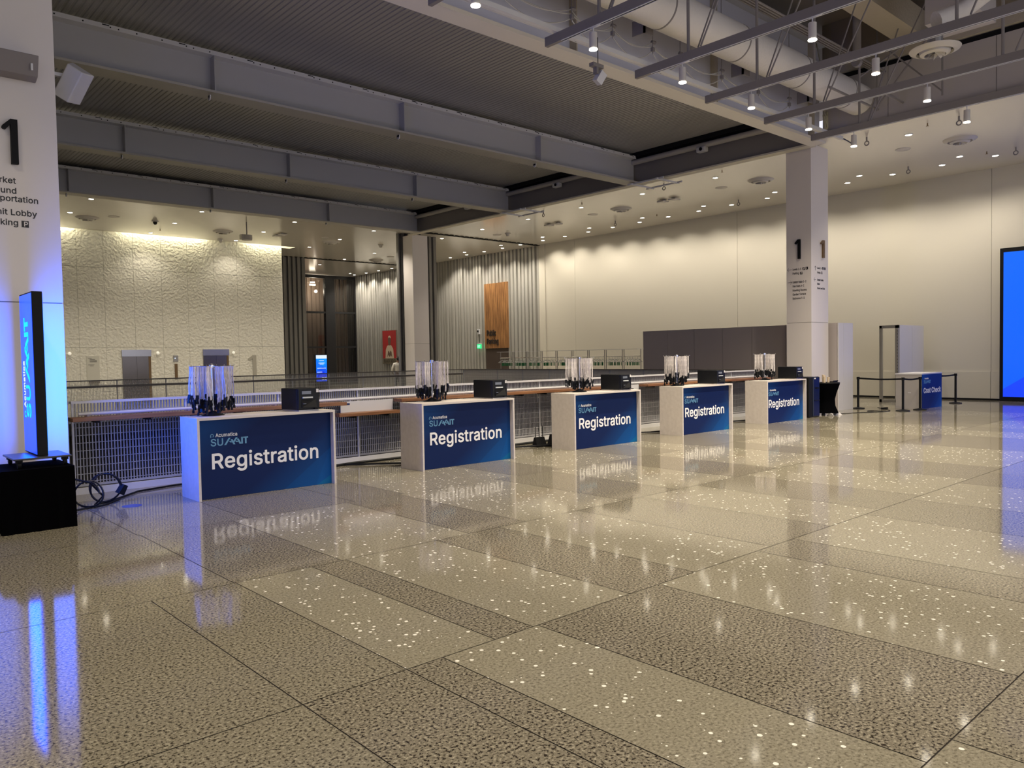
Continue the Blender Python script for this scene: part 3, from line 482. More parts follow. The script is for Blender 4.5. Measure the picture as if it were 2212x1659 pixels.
# ---- corrugated walls
def corrugated(name, p0, p1, z0, z1, m, pitch=0.30, depth=0.13, seed=1):
    """folded sheet from p0 to p1 in plan, folds stand towards its left-hand side"""
    r = random.Random(seed); p0, p1 = Vector((*p0, 0)), Vector((*p1, 0)); d = p1-p0; L = d.length; d.normalize()
    nrm = Vector((-d.y, d.x, 0)); pts = []; x = 0
    while x < L:
        a = pitch*r.uniform(0.20, 0.30); b = pitch*r.uniform(0.03, 0.08); c = pitch*r.uniform(0.48, 0.62)
        dd = depth*r.uniform(0.8, 1.1)
        for q, h in ((x, 0), (x+a, 0), (x+a+b, dd), (x+a+b+c, dd)): pts.append((min(q, L), h))
        x += a+b+c+pitch*r.uniform(0.06, 0.14)
    vs = []; fs = []
    for q, h in pts:
        p = p0+d*q+nrm*h; vs += [(p.x, p.y, z0), (p.x, p.y, z1)]
    n = len(pts)
    for i in range(n-1): fs.append((2*i, 2*i+1, 2*i+3, 2*i+2))
    for q in (0, L):
        p = p0+d*q-nrm*0.05; vs += [(p.x, p.y, z0), (p.x, p.y, z1)]
    e = 2*n; fs += [(e, e+2, e+3, e+1), (0, e, e+1, 1), (2*n-2, 2*n-1, e+3, e+2)]
    mb = MB(); mb.add(vs, fs)
    return struct(mb.build(name, m))
corrugated('wall_corrugated_right', (28.2, 28.88), (28.2, 47.3), 0, ZC, M_CORR, 0.30, 0.17, seed=2)
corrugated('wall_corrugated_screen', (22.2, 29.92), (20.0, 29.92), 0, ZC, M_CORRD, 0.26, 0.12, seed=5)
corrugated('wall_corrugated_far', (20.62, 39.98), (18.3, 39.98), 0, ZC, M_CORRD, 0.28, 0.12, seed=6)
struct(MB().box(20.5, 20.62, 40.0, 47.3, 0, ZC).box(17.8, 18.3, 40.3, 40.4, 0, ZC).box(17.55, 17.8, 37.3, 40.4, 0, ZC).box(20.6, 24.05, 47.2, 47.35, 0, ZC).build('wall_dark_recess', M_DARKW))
# glazed portal at the end of the passage
corrugated('wall_behind_glass', (28.8, 49.6), (23.6, 49.6), 0, ZC, M_CORRB, 0.34, 0.14, seed=8)
g = MB()
for x0, x1 in ((24.05, 24.25), (25.72, 26.42), (27.98, 28.66)): g.box(x0, x1, 47.1, 47.4, 0, 7.22)
for z0, z1 in ((7.1, 7.3), (4.76, 4.88), (2.44, 2.56), (0, 0.12)): g.box(24.05, 28.66, 47.12, 47.38, z0, z1)
wf = struct(g.build('window_1', mat('black_window_frame', (0.018, 0.018, 0.020), 0.35)))
MB().box(24.25, 25.72, 47.24, 47.26, 0.12, 7.1).box(26.42, 27.98, 47.24, 47.26, 0.12, 7.1).build('window_glass', mat('smoked_glass', (0.75, 0.72, 0.68), 0.03, trans=1.0), wf)
# enclosing walls beyond the frame
struct(MB().box(-8.2, -8, -10.2, 51.4, -0.35, 10.6).build('wall_left', M_CREAM))
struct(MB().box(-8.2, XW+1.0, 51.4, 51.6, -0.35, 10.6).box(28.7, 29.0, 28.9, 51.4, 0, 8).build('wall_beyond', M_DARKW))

# ---- flat ceiling
c = MB()
def slab(x0, x1, y0, y1, z0=ZC, z1=ZC+0.12): c.box(x0, x1, y0, y1, z0, z1)
slab(20.16, XW+0.02, -10.2, 28.9)
slab(-8, 20.16, 28.36, 36.55); slab(20.16, 28.7, 28.9, 39.95)
slab(18.35, 20.16, 36.55, 39.95); slab(17.8, 28.7, 39.95, 51.4)
slab(17.8, 18.35, 37.15, 39.95)
struct(c.build('ceiling', M_CEIL))
# cove over the lift wall
cv = MB().box(-8, 18.4, 36.5, 37.2, 7.86, 7.92).box(-8, 18.35, 36.5, 36.55, ZC, 7.86)
struct(cv.build('trim_2', M_CREAM))
for n_, (x0, x1) in enumerate(((-3, 5.6), (6.6, 8.45), (10.3, 14.0), (15.9, 18.25))):
    lp = lamp('cove_light', 'AREA', ((x0+x1)/2, 36.70, 7.78), COVE_W*(x1-x0)/3, (1.0, 0.93, 0.66), shape='RECTANGLE', size=(x1-x0), size_y=0.10)
    lp.rotation_euler = (math.radians(14), 0, 0)
    b = MB().box(x0, x1, 36.58, 36.64, 7.80, 7.85).build('cove_lamp', M_COVE)
    tag(b, ['glowing strip lamp in the ceiling slot, hidden behind the left column', 'glowing strip lamp in the slot over the left end of the lift wall',
            'glowing strip lamp in the slot over the middle of the lift wall', 'glowing strip lamp in the slot at the right end of the lift wall'][n_], 'lamp', 'cove lamps over the lift wall')
# zigzag black tracks in the ceiling
def zigzag(name, x0, x1, y):
    m = MB(); x = x0; k = 0; vs = []
    while x < x1:
        h = 0.13 if k % 2 else 0.0
        m.box(x, min(x+0.15, x1), y-0.03-h, y+0.05, ZC-0.035, ZC+0.005); x += 0.15; k += 1
    return struct(m.build(name, M_BLACK))
zigzag('trim_3', 20.9, 28.1, 28.95); zigzag('trim_4', 18.3, 28.1, 39.98)

# ---- ribbed deck between the beams
d = MB(); px, pd = 0.115, 0.013
n = int((20.1+8)/px); vs = []
for i in range(n+1):
    x = -8+i*px
    for q, z in ((0, 0), (0.45*px, 0), (0.58*px, pd), (0.87*px, pd)): vs.append((x+q, z))
for j, (ya, yb) in enumerate(((10.0, 28.5),)):
    V = []
    for x, z in vs: V += [(x, ya, 8.06+z), (x, yb, 8.06+z)]
    d.add(V, [(2*i, 2*i+1, 2*i+3, 2*i+2) for i in range(len(vs)-1)])
d.box(-8, 20.2, 10.0, 28.5, 8.10, 8.16)
struct(d.build('ceiling_deck', M_DECK))
# ---- high exposed deck over the near hall, and fascia
struct(MB().box(-8.2, 20.5, -10.2, 10.2, 10.3, 10.5).build('ceiling_upper', M_DARKDECK))
f = MB(); f.mi = 0
ys = [-10.2, -6.0, -2.6, 0.9, 3.3, 5.9, 8.3, 10.0]
for a, b in zip(ys, ys[1:]): f.box(20.30, 20.5, a+0.006, b-0.006, 7.50, 8.78)
f.mi = 1; f.box(20.32, 20.5, -10.2, 10.0, 7.36, 8.9)
f.mi = 2; f.box(20.24, 20.34, -10.2, 10.0, 7.385, 7.43)
struct(f.build('trim_5', [M_FASCIA, M_BLACK, M_CREAM]))
struct(MB().box(20.22, 20.5, -10.2, 10.0, 8.92, 9.16).build('trim_6', M_OCHRE))
struct(MB().box(20.3, 20.5, -10.2, 10.0, 9.16, 10.3).build('trim_7', M_DARKDECK))

# ================================================================= STEEL
def i_beam(label, y, x0, x1, stiff):
    t = thing('steel_beam', label, 'beam', (0, y, 0), group='deep steel beams under the roof deck')
    MB().box(x0, x1, -0.012, 0.012, 7.16, 7.88).build('web', M_STEEL, t)
    MB().box(x0, x1, -0.24, 0.24, 7.12, 7.165).build('bottom_flange', M_FLANGE, t)
    tf = MB(); tf.mi = 0; tf.box(x0, x1-0.15, -0.24, 0.24, 7.87, 7.955); tf.mi = 1
    x = x0+0.4; k = 0
    while x < x1-0.3:
        tf.cyl((x, -0.246, 7.91), (x, -0.239, 7.91), 0.014, n=8)
        if k % 3 == 2:
            tf.cyl((x+0.14, -0.246, 7.905), (x+0.14, -0.239, 7.905), 0.013, n=8); tf.box(x-0.14, x-0.02, -0.25, -0.239, 7.925, 7.94)
        x += 0.46; k += 1
    tf.build('top_flange', [M_STRIP, M_BLACK], t)
    for sx in stiff: MB().box(sx-0.012, sx+0.012, -0.23, 0.23, 7.165, 7.87).build('stiffener', M_STEEL, t)
    for sx in stiff:
        l = MB(); l.cyl((sx-0.05, 0.0, 7.07), (sx-0.03, 0.0, 7.07), 0.055, n=12); l.box(sx-0.05, sx-0.03, -0.055, 0.055, 7.07, 7.12); l.build('lifting_lug', M_STRIP, t)
    return t
ST = [-7.4, -2.8, 1.72, 6.3, 10.9, 15.5]
i_beam('nearest of the three grey steel beams crossing under the dark roof sheet', 16.07, -8, 19.85, ST)
i_beam('middle one of the three grey steel beams crossing under the roof sheet', 22.12, -8, 19.85, ST)
i_beam('farthest of the three grey steel beams, ending on the middle white column', 28.10, -8, 19.85, ST)
# edge girder along the hall, carries the beam ends
struct(MB().box(-8.2, 29, 10.2, 51.6, 10.45, 10.55).box(20.5, 29, -10.2, 10.2, 10.45, 10.55).build('ceiling_roof', M_DARKDECK))
t = thing('edge_girder', 'long grey girder from the right column back to the middle column, holding the beam ends', 'beam', (0, 0, 0))
MB().box(19.93, 20.0, 10.2, 28.7, 7.16, 8.0).build('web', mat('dark_painted_web', (0.22, 0.205, 0.195), 0.6), t)
MB().box(19.84, 20.14, 10.1, 28.8, 7.12, 7.165).build('bottom_flange', M_CREAM, t)
MB().box(19.66, 19.93, 10.3, 28.6, 7.93, 8.06).build('top_gap_liner', M_BLACK, t)
b = MB()
for ya, yb in ((10.5, 16.1), (16.6, 22.3), (22.8, 28.3)):
    b.cyl((19.80, ya, 7.80), (19.80, yb, 7.80), 0.085, n=14)
b.build('roller_blind_tube', M_FLANGE, t, smooth=True)
for yy in (16.45, 22.62): MB().box(19.55, 19.93, yy, yy+0.04, 7.62, 7.86).build('bracket', M_STRIP, t)
for yy, lb in ((13.4, 'small white camera on the edge girder nearest the right column'), (19.4, 'small white camera on the edge girder over the middle bay'), (24.4, 'small white camera on the edge girder in the farthest bay')):
    t = thing('security_camera', lb, 'camera', (19.72, yy, 7.66), group='cameras on the edge girder')
    MB().box(-0.08, 0.12, -0.16, 0.16, -0.08, 0.08).build('housing', M_WHITEM, t, bevel=0.04)
    MB().cyl((-0.10, -0.02, 0.0), (-0.075, -0.02, 0.0), 0.05).build('lens', M_BLACK, t)
for yy, lb in ((16.3, 'flat steel clamp frame under the girder where the nearest beam ends'), (22.5, 'flat steel clamp frame under the girder where the middle beam ends')):
    t = MB()
    for q in (-0.5, 0.5): t.box(19.5, 20.65, yy-0.9+q-0.03, yy-0.9+q+0.03, 7.04, 7.09)
    for q in (19.6, 20.55): t.box(q-0.02, q+0.02, yy-1.6, yy-0.2, 7.05, 7.10)
    tag(t.build('clamp_frame', M_STRIP), lb, 'bracket', 'clamp frames under the edge girder')
# deep front girder, bluish web seen from the hall
t = thing('front_girder', 'deep grey girder running from the left column to the right column, with bluish web', 'beam', (0, 0, 0))
MB().box(-8, 20.0, 9.94, 9.965, 7.16, 9.6).build('web', mat('blue_grey_painted_web', (0.62, 0.62, 0.70), 0.5), t)
MB().box(-8, 19.95, 9.75, 10.155, 7.10, 7.165).build('bottom_flange', mat('pale_painted_flange', (0.78, 0.74, 0.67), 0.5), t)
MB().box(-8, 20.0, 9.75, 10.155, 9.6, 9.66).build('top_flange', M_STEEL, t)
for sx in (-3.2, 1.4, 5.95, 10.51, 15.0, 19.4): MB().box(sx-0.015, sx+0.015, 9.77, 9.94, 7.165, 9.6).build('stiffener', M_OCHRE, t)
# ---- square columns
def column(label, x0, x1, y0, y1, h, seamz):
    t = thing('square_column', label, 'column', ((x0+x1)/2, (y0+y1)/2, 0))
    cx, cy = (x0+x1)/2, (y0+y1)/2; a, b = (x1-x0)/2, (y1-y0)/2
    m = MB(); m.mi = 0; m.box(-a, a, -b, b, 0, seamz-0.006); m.box(-a, a, -b, b, seamz+0.006, h)
    m.mi = 1; m.box(-a+0.01, a-0.01, -b+0.01, b-0.01, 0.01, h-0.01)
    m.build('cladding', [M_COL, M_SEAM], t)
    return t
col_r = column('tall square column beside the farthest registration counter, with wayfinding text on two sides', 20.2, 21.17, 10.28, 11.0, 7.26, 2.46)
MB().box(-0.35, 0.3, -0.2, 0.2, 7.26, 7.45).build('steel_core', M_STEEL, col_r)
col_m = column('pale square column far across the opening, under the end of the farthest beam', 20.2, 21.03, 28.98, 29.72, 7.2, 2.32)
MB().box(-0.25, 0.2, -0.15, 0.1, 7.2, 7.35).build('steel_core', M_BLACK, col_m)
col_l = column('large square column at the left edge, lit blue by the screen in front of it', 1.19, 2.16, 10.02, 10.8, 7.09, 2.37)
def local(o, p): return (p[0]-o.location.x, p[1]-o.location.y, p[2]-o.location.z)
def arrow(mb, org, xd, ud, s, ang):
    c_, s_ = math.cos(ang), math.sin(ang)
    R = lambda p: (p[0]*c_-p[1]*s_, p[0]*s_+p[1]*c_)
    th = s*0.09
    for P in ([(-s/2, -th/2), (s/2, -th/2), (s/2, th/2), (-s/2, th/2)],
              [(s/2, 0), (s/2+th*0.7, 0), (s*0.12+th*0.7, s*0.42), (s*0.12, s*0.42-0.0)],
              [(s/2, 0), (s*0.12, -s*0.42), (s*0.12+th*0.7, -s*0.42), (s/2+th*0.7, 0)]):
        poly_plate(mb, [R(p) for p in P], org, xd, ud, 0.003)
def sign_face(col, face, x, rowsx, num_org, num_h):
    """lettering on a column face; face 'L' looks to -x, 'F' looks to -y"""
    xd = (0, -1, 0) if face == 'L' else (1, 0, 0)
    return xd
# right column, face towards the counters (-x)
X = 20.2; xd = (0, -1, 0)
def P(y, z): return local(col_r, (X, y, z))
mb = MB(); numeral_one(mb, P(10.735, 4.20), xd, UPV, 0.16, 0.53, 0.05)
mb.build('level_number', M_BLACK, col_r)
mb = MB()
arrow(mb, P(10.905, 3.925), xd, UPV, 0.12, PI)
arrow(mb, P(10.90, 3.575), xd, UPV, 0.12, 0)
for s_, z in (('Levels 2-5', 3.90), ('Parking', 3.79), ('Exhibit Halls 1-2', 3.55), ('Flex Halls A-C', 3.44), ('Meeting Rooms', 3.325), ('Garden Terrace', 3.215), ('Ballrooms 1-3', 3.105)):
    text_mesh(mb, s_, 0.055, P(10.82, z), xd, UPV, 0.003, bold=3, width={'Levels 2-5': 0.255, 'Parking': 0.19, 'Exhibit Halls 1-2': 0.40, 'Flex Halls A-C': 0.34, 'Meeting Rooms': 0.41, 'Garden Terrace': 0.39, 'Ballrooms 1-3': 0.35}[s_])
for y, z in ((10.53, 3.89), (10.44, 3.895), (10.60, 3.775)):
    poly_plate(mb, [(0, 0), (0.07, 0), (0.07, 0.07), (0, 0.07)], P(y, z), xd, UPV, 0.003)
mb.build('wayfinding_text', M_TEXT, col_r)
mb = MB(); text_mesh(mb, 'P', 0.045, P(10.578, 3.788), xd, UPV, 0.006, bold=4)
poly_plate(mb, [(0.01, 0.01), (0.03, 0.01), (0.06, 0.045), (0.06, 0.06), (0.045, 0.06)], local(col_r, (X-0.003, 10.53, 3.89)), xd, UPV, 0.003)
poly_plate(mb, [(0.015, 0.015), (0.03, 0.015), (0.03, 0.055), (0.015, 0.055)], local(col_r, (X-0.003, 10.44, 3.895)), xd, UPV, 0.003)
mb.build('pictograms', M_COL, col_r)
# right column, face towards the hall (-y)
Y = 10.28; xd = (1, 0, 0)
def P(x, z): return local(col_r, (x, Y, z))
mb = MB(); numeral_one(mb, P(20.70, 4.235), xd, UPV, 0.19, 0.48, 0.05)
mb.build('level_number', M_BRONZE, col_r)
mb = MB()
arrow(mb, P(20.43, 3.93), xd, UPV, 0.12, PI/2)
arrow(mb, P(20.41, 3.625), xd, UPV, 0.12, PI)
for s_, z, wd in (('Levels 2-5', 3.92, 0.26), ('Parking', 3.80, 0.19), ('Summit Lobby', 3.60, 0.36), ('Baker', 3.49, 0.16), ('Street Level Exits', 3.37, 0.44)):
    text_mesh(mb, s_, 0.05, P(20.53, z), xd, UPV, 0.003, bold=2, width=wd)
for x, z in ((20.83, 3.915), (20.94, 3.915), (20.76, 3.79)):
    poly_plate(mb, [(0, 0), (0.07, 0), (0.07, 0.07), (0, 0.07)], P(x, z), xd, UPV, 0.003)
mb.build('wayfinding_text', M_TEXT, col_r)
mb = MB(); text_mesh(mb, 'P', 0.045, local(col_r, (20.775, Y-0.003, 3.80)), xd, UPV, 0.003, bold=4)
mb.build('pictograms', M_COL, col_r)
# left column, face towards the hall
Y = 10.02
def P(x, z): return local(col_l, (x, Y, z))
mb = MB(); numeral_one(mb, P(1.625, 3.87), xd, UPV, 0.145, 0.48, 0.06)
mb.build('level_number', M_BLACK, col_l)
mb = MB()
def rtext(s_, z, xr, cap=0.062):
    wd = sum(GLYPHS[c_][0] for c_ in s_)*cap/203
    text_mesh(mb, s_, cap, P(xr-wd, z), xd, UPV, 0.003, bold=3)
rtext('Market', 3.665, 1.745); rtext('Ground', 3.555, 1.75); rtext('Transportation', 3.468, 1.955); rtext('Summit Lobby', 3.32, 1.935); rtext('Parking', 3.208, 1.755)
poly_plate(mb, [(0, 0), (0.068, 0), (0.068, 0.072), (0, 0.072)], P(1.782, 3.195), xd, UPV, 0.003)
mb.build('wayfinding_text', M_TEXT, col_l)
mb = MB(); text_mesh(mb, 'P', 0.05, local(col_l, (1.80, Y-0.003, 3.206)), xd, UPV, 0.003, bold=4)
mb.build('pictograms', M_COL, col_l)
# ================================================================= CEILING FITTINGS
DL_WALL = [(26.09, 23.67), (26.87, 24.44), (26.23, 26.8), (27.0, 27.57), (26.96, 26.03), (25.71, 14.43), (26.48, 15.17), (26.53, 16.7), (25.85, 17.5), (26.59, 18.23), (26.65, 19.77), (25.97, 20.58), (26.73, 21.33),
           (25.46, 8.35), (26.21, 7.63), (26.19, 9.08), (26.25, 10.59), (25.57, 11.36), (26.32, 12.1), (26.4, 13.6), (26.8, 22.9)]
DL_EDGE = [(22.44, 26.76), (22.34, 23.67), (22.25, 20.59), (22.12, 17.51), (22.02, 14.45), (21.8, 8.38), (21.9, 11.4)]
DL_LIFT = [(7.38, 29.73), (11.2, 29.83), (11.24, 32.92), (11.25, 35.97), (15.05, 32.96), (15.09, 36.06), (7.42, 32.85), (14.99, 29.86), (18.82, 32.95), (18.78, 29.88), (18.86, 36.05)]
DL_CORR = [(22.57, 29.92), (26.38, 30.0), (27.16, 30.77), (27.08, 29.3), (26.52, 33.16), (27.27, 33.91), (27.22, 32.34), (27.28, 35.41), (26.53, 36.17), (22.75, 39.36), (22.74, 36.16)]
DL_PASS = [(22.83, 42.39), (26.76, 45.6), (27.49, 46.3), (27.5, 44.82), (27.46, 43.24), (27.45, 41.68), (27.42, 40.44)]
proto = None
for pts, lb, grp, wv, cone in (
        (DL_WALL, 'small round downlight in the beige ceiling close to the cream wall', 'downlights along the cream wall', WASH_W, 118),
        (DL_EDGE, 'small round downlight in the beige ceiling just beyond the long edge girder', 'downlights beside the edge girder', DOWN_W, 100),
        (DL_LIFT, 'small round downlight in the ceiling in front of the textured lift wall', 'downlights before the lift wall', DOWN_W*2.1, 120),
        (DL_CORR, 'small round downlight in the dark ceiling before the corrugated wall with the timber panel', 'downlights along the corrugated wall', DOWN_W*1.3, 120),
        (DL_PASS, 'small round downlight in the dark ceiling of the passage with the red poster', 'downlights in the far passage', DOWN_W*1.3, 120)):
    for (x, y) in pts:
        if proto is None:
            proto = o = thing('downlight', lb, 'light', (x, y, ZC), group=grp)
            MB().lathe([(0.105, 0.0), (0.105, -0.008), (0.085, -0.012), (0.078, 0.0)], 20).build('trim_ring', M_WHITEM, o)
            MB().cyl((0, 0, -0.006), (0, 0, -0.001), 0.079, n=20).build('lens', M_LAMP, o)
        else:
            o = copy_tree(proto); o.location = (x, y, ZC); o['label'] = lb; o['group'] = grp
        if y > 35.9 and x < 19: wv_ = wv*0.22
        else: wv_ = wv
        near_wall = (grp == 'downlights along the cream wall')
        l = lamp('downlight_light', 'SPOT', (x, y, ZC-0.03), wv_, WARM, spot_size=math.radians(cone), spot_blend=0.7, shadow_soft_size=0.06)
        if near_wall: l.rotation_euler = (0, math.radians(-14), 0)
# round ceiling air diffusers
def diffuser_mesh(t, r):
    MB().lathe([(r, 0.0), (r*0.97, -0.05*r), (r*0.72, -0.16*r), (r*0.70, -0.02*r)], 28).build('outer_ring', M_LOUVRE, t, smooth=True)
    MB().lathe([(r*0.62, -0.05*r), (r*0.58, -0.20*r), (r*0.42, -0.26*r), (r*0.40, -0.06*r)], 28).build('inner_ring', M_LOUVRE, t, smooth=True)
    MB().cyl((0, 0, -0.03*r), (0, 0, -0.005), r*0.7, n=24).build('dark_throat', M_BLACK, t)
    b = MB()
    for k in range(8):
        a = 2*PI*k/8; a2 = a+0.5
        b.add([(0, 0, -0.12*r), (r*0.4*math.cos(a), r*0.4*math.sin(a), -0.12*r), (r*0.38*math.cos(a2), r*0.38*math.sin(a2), -0.34*r), (0, 0, -0.115*r)], [(0, 1, 2), (0, 2, 3)])
    b.build('vane', M_LOUVRE, t)
DIF = [((23.41, 7.67), 'round air diffuser in the beige ceiling nearest the big blue screen'), ((23.51, 13.7), 'round air diffuser in the beige ceiling just left of the right column'),
       ((23.68, 19.8), 'round air diffuser in the beige ceiling over the grey booth wall'), ((18.89, 33.87), 'round air diffuser in the dark ceiling left of the middle column, nearer one'),
       ((24.39, 38.64), 'round air diffuser in the dark ceiling next to the corrugated screen, farther one'), ((13.57, 33.79), 'round air diffuser beside the hanging projector'),
       ((8.18, 33.59), 'round air diffuser nearest the left column, before the lift wall')]
p0 = None
for (x, y), lb in DIF:
    if p0 is None:
        p0 = o = thing('ceiling_diffuser', lb, 'air vent', (x, y, ZC), group='round ceiling diffusers'); diffuser_mesh(o, 0.42)
    else: o = copy_tree(p0); o.location = (x, y, ZC); o['label'] = lb
o = thing('ceiling_diffuser', 'large white round air diffuser hanging below the exposed ductwork', 'air vent', (15.5, 5.5, 7.16)); diffuser_mesh(o, 0.43)
MB().cyl((0, 0, 0), (0, 0, 0.32), 0.13, n=16).build('neck', M_ALU, o)
# flat round ceiling speakers
SPK = [((8.93, 32.83), 'flat round white speaker in the ceiling nearest the left column'), ((18.03, 32.89), 'flat round white speaker beside the far left diffuser'), ((24.25, 36.91), 'flat round white speaker left of the corrugated screen'),
       ((23.98, 27.53), 'flat round white speaker just right of the middle column'), ((23.75, 21.34), 'flat round white speaker over the garment racks'), ((23.52, 15.2), 'flat round white speaker over the grey booth wall'),
       ((23.24, 9.09), 'flat round white speaker just right of the right column')]
p0 = None
for (x, y), lb in SPK:
    if p0 is None:
        p0 = o = thing('ceiling_speaker', lb, 'speaker', (x, y, ZC), group='flat ceiling speakers')
        MB().lathe([(0.205, 0), (0.205, -0.012), (0.185, -0.016), (0.185, -0.012), (0, -0.014)], 24).build('grille', M_LOUVRE, o)
    else: o = copy_tree(p0); o.location = (x, y, ZC); o['label'] = lb
# paired square antennas
for (x, y), lb in (((15.89, 33.1), 'pair of small white square plates under the ceiling at the end of the lift wall'), ((23.93, 23.77), 'pair of small white square plates under the ceiling right of the middle column'),
                   ((23.67, 17.53), 'pair of small white square plates under the ceiling before the middle of the cream wall')):
    t = thing('ceiling_antenna', lb, 'antenna', (x, y, ZC-0.08), group='paired square ceiling plates')
    for sx, sy in ((-0.02, 0.25), (0.0, -0.25)):
        MB().box(sx-0.16, sx+0.16, sy-0.16, sy+0.16, 0, 0.05).box(sx-0.04, sx+0.04, sy-0.04, sy+0.04, 0.05, 0.08).build('plate', M_LOUVRE, t, bevel=0.02)
# dome detectors
for (x, y), lb in (((14.37, 36.09), 'small white dome on the ceiling left of the projector'), ((21.34, 33.35), 'white dome camera on the dark ceiling just left of the middle column'),
                   ((24.09, 26.91), 'small white dome beside the speaker right of the middle column'), ((10.46, 32.86), 'small dark smoke detector on the ceiling before the lift wall')):
    t = thing('ceiling_dome', lb, 'detector', (x, y, ZC), group='domes on the ceiling')
    dk = 'dark' in lb and 'smoke' in lb
    MB().lathe([(0.13, 0), (0.13, -0.04), (0.0, -0.045)], 18).build('base', M_LOUVRE, t)
    MB().lathe([(0.08, -0.04), (0.075, -0.10), (0.05, -0.145), (0, -0.16)], 18).build('dome', M_BLACK if dk else M_LOUVRE, t, smooth=True)
# rigging eyes and sprinklers
def ring_path(c_, r, ax, n=14): return [(c_[0]+(r*math.cos(2*PI*k/n) if ax else 0), c_[1]+(0 if ax else r*math.cos(2*PI*k/n)), c_[2]+r*math.sin(2*PI*k/n)) for k in range(n+1)]
p0 = None
for x, y in ((21.38, 16.02), (25.87, 15.99), (21.15, 9.2), (21.08, 6.93), (25.59, 6.94), (25.54, 9.83), (25.62, 21.75), (21.6, 22.0)):
    lb = 'small grey lifting eye bolted under the beige ceiling'
    if p0 is None:
        p0 = o = thing('lifting_eye', lb, 'lifting eye', (x, y, ZC), group='lifting eyes under the ceiling')
        MB().cyl((0, 0, 0), (0, 0, -0.10), 0.022, n=8).tube(ring_path((0, 0, -0.16), 0.055, 0), 0.016, 6).build('eye', M_TRACK, o)
    else: o = copy_tree(p0); o.location = (x, y, ZC)
p0 = None
for x, y in ((21.26, 13.71), (21.52, 19.87), (21.07, 7.65), (25.48, 7.64), (11.25, 34.74), (25.83, 19.72)):
    if p0 is None:
        p0 = o = thing('sprinkler_head', 'tiny dark sprinkler head under the ceiling', 'sprinkler', (x, y, ZC), group='sprinkler heads')
        MB().cyl((0, 0, 0), (0, 0, -0.07), 0.014, n=8).cyl((0, 0, -0.07), (0, 0, -0.078), 0.034, n=10).build('body', M_BRONZE, o)
    else: o = copy_tree(p0); o.location = (x, y, ZC)
# projector on a drop pole
t = thing('projector', 'round white projector hanging on a pole in front of the lift wall', 'projector', (13.46, 31.06, 6.62))
MB().lathe([(0, 0), (0.20, 0.0), (0.215, 0.04), (0.215, 0.2), (0, 0.2)], 20).box(-0.26, 0.0, -0.12, 0.12, 0.02, 0.21).build('body', M_FLANGE, t)
MB().cyl((0, 0, 0.2), (0, 0, 0.73), 0.022).build('drop_pole', M_TRACK, t)
# ================================================================= TRACKS AND SPOT LAMPS OF THE NEAR HALL
TX = [6.9, 9.28, 11.62, 13.88, 16.18, 18.35]
names = ['first lighting track, cut by the top edge of the photo', 'second lighting track from the left, its end over the front girder', 'third lighting track from the left', 'fourth lighting track, passing before the big duct',
         'fifth lighting track, just before the hanging air diffuser', 'last lighting track on the right, lowest under the fascia']
for i, x in enumerate(TX):
    t = thing('lighting_track', 'long grey '+names[i], 'lighting track', (x, 0, 6.80), group='parallel lighting tracks')
    MB().box(-0.035, 0.035, -10, 9.32, 0.0, 0.15).build('channel', M_TRACK, t)
    MB().box(-0.012, 0.012, -10, 8.95, -0.006, 0.0).build('slot', M_BLACK, t)
    MB().box(-0.032, -0.016, -10, 8.95, -0.010, 0.0).box(0.016, 0.032, -10, 8.95, -0.010, 0.0).build('track_lip', M_STRIP, t)
    for yy in (8.15, 4.6, 1.0):
        MB().cyl((0, yy, 0.15), (0, yy, 3.48), 0.028, n=8).build('hanger_rod', M_TRACK, t)
    # raking braces
    MB().cyl((0, 7.95, 0.17), (1.15, 7.4, 3.45), 0.016, n=6).build('brace', M_TRACK, t)
    MB().cyl((0, 4.4, 0.17), (0.1, 3.0, 3.45), 0.016, n=6).cyl((0, 7.9, 0.17), (0.05, 6.2, 3.45), 0.016, n=6).build('brace', M_TRACK, t)
# cross strut along the girder
t = thing('cross_strut', 'long pale metal strut crossing over the ends of the lighting tracks', 'strut', (0, 0, 0))
MB().box(4.5, 19.4, 9.02, 9.10, 6.95, 7.03).build('channel', M_STRIP, t)
MB().box(4.5, 19.2, 9.14, 9.17, 6.99, 7.02).build('slot', M_BLACK, t)
cb = MB(); r = random.Random(4)
for i, x in enumerate(TX):
    pts = [(x+0.1+2.1*k/8, 9.2+0.03*math.sin(k), 7.02+0.05*abs(math.sin(k*1.7))) for k in range(9)]; cb.tube(pts, 0.016, 5)
    cb.box(x+0.25, x+0.42, 9.15, 9.24, 7.0, 7.07)
cb.build('power_cable', M_BLACKG, t)
MB().cyl((4.5, 9.32, 7.08), (18.9, 9.32, 7.08), 0.02, n=8).build('conduit', M_STRIP, t)
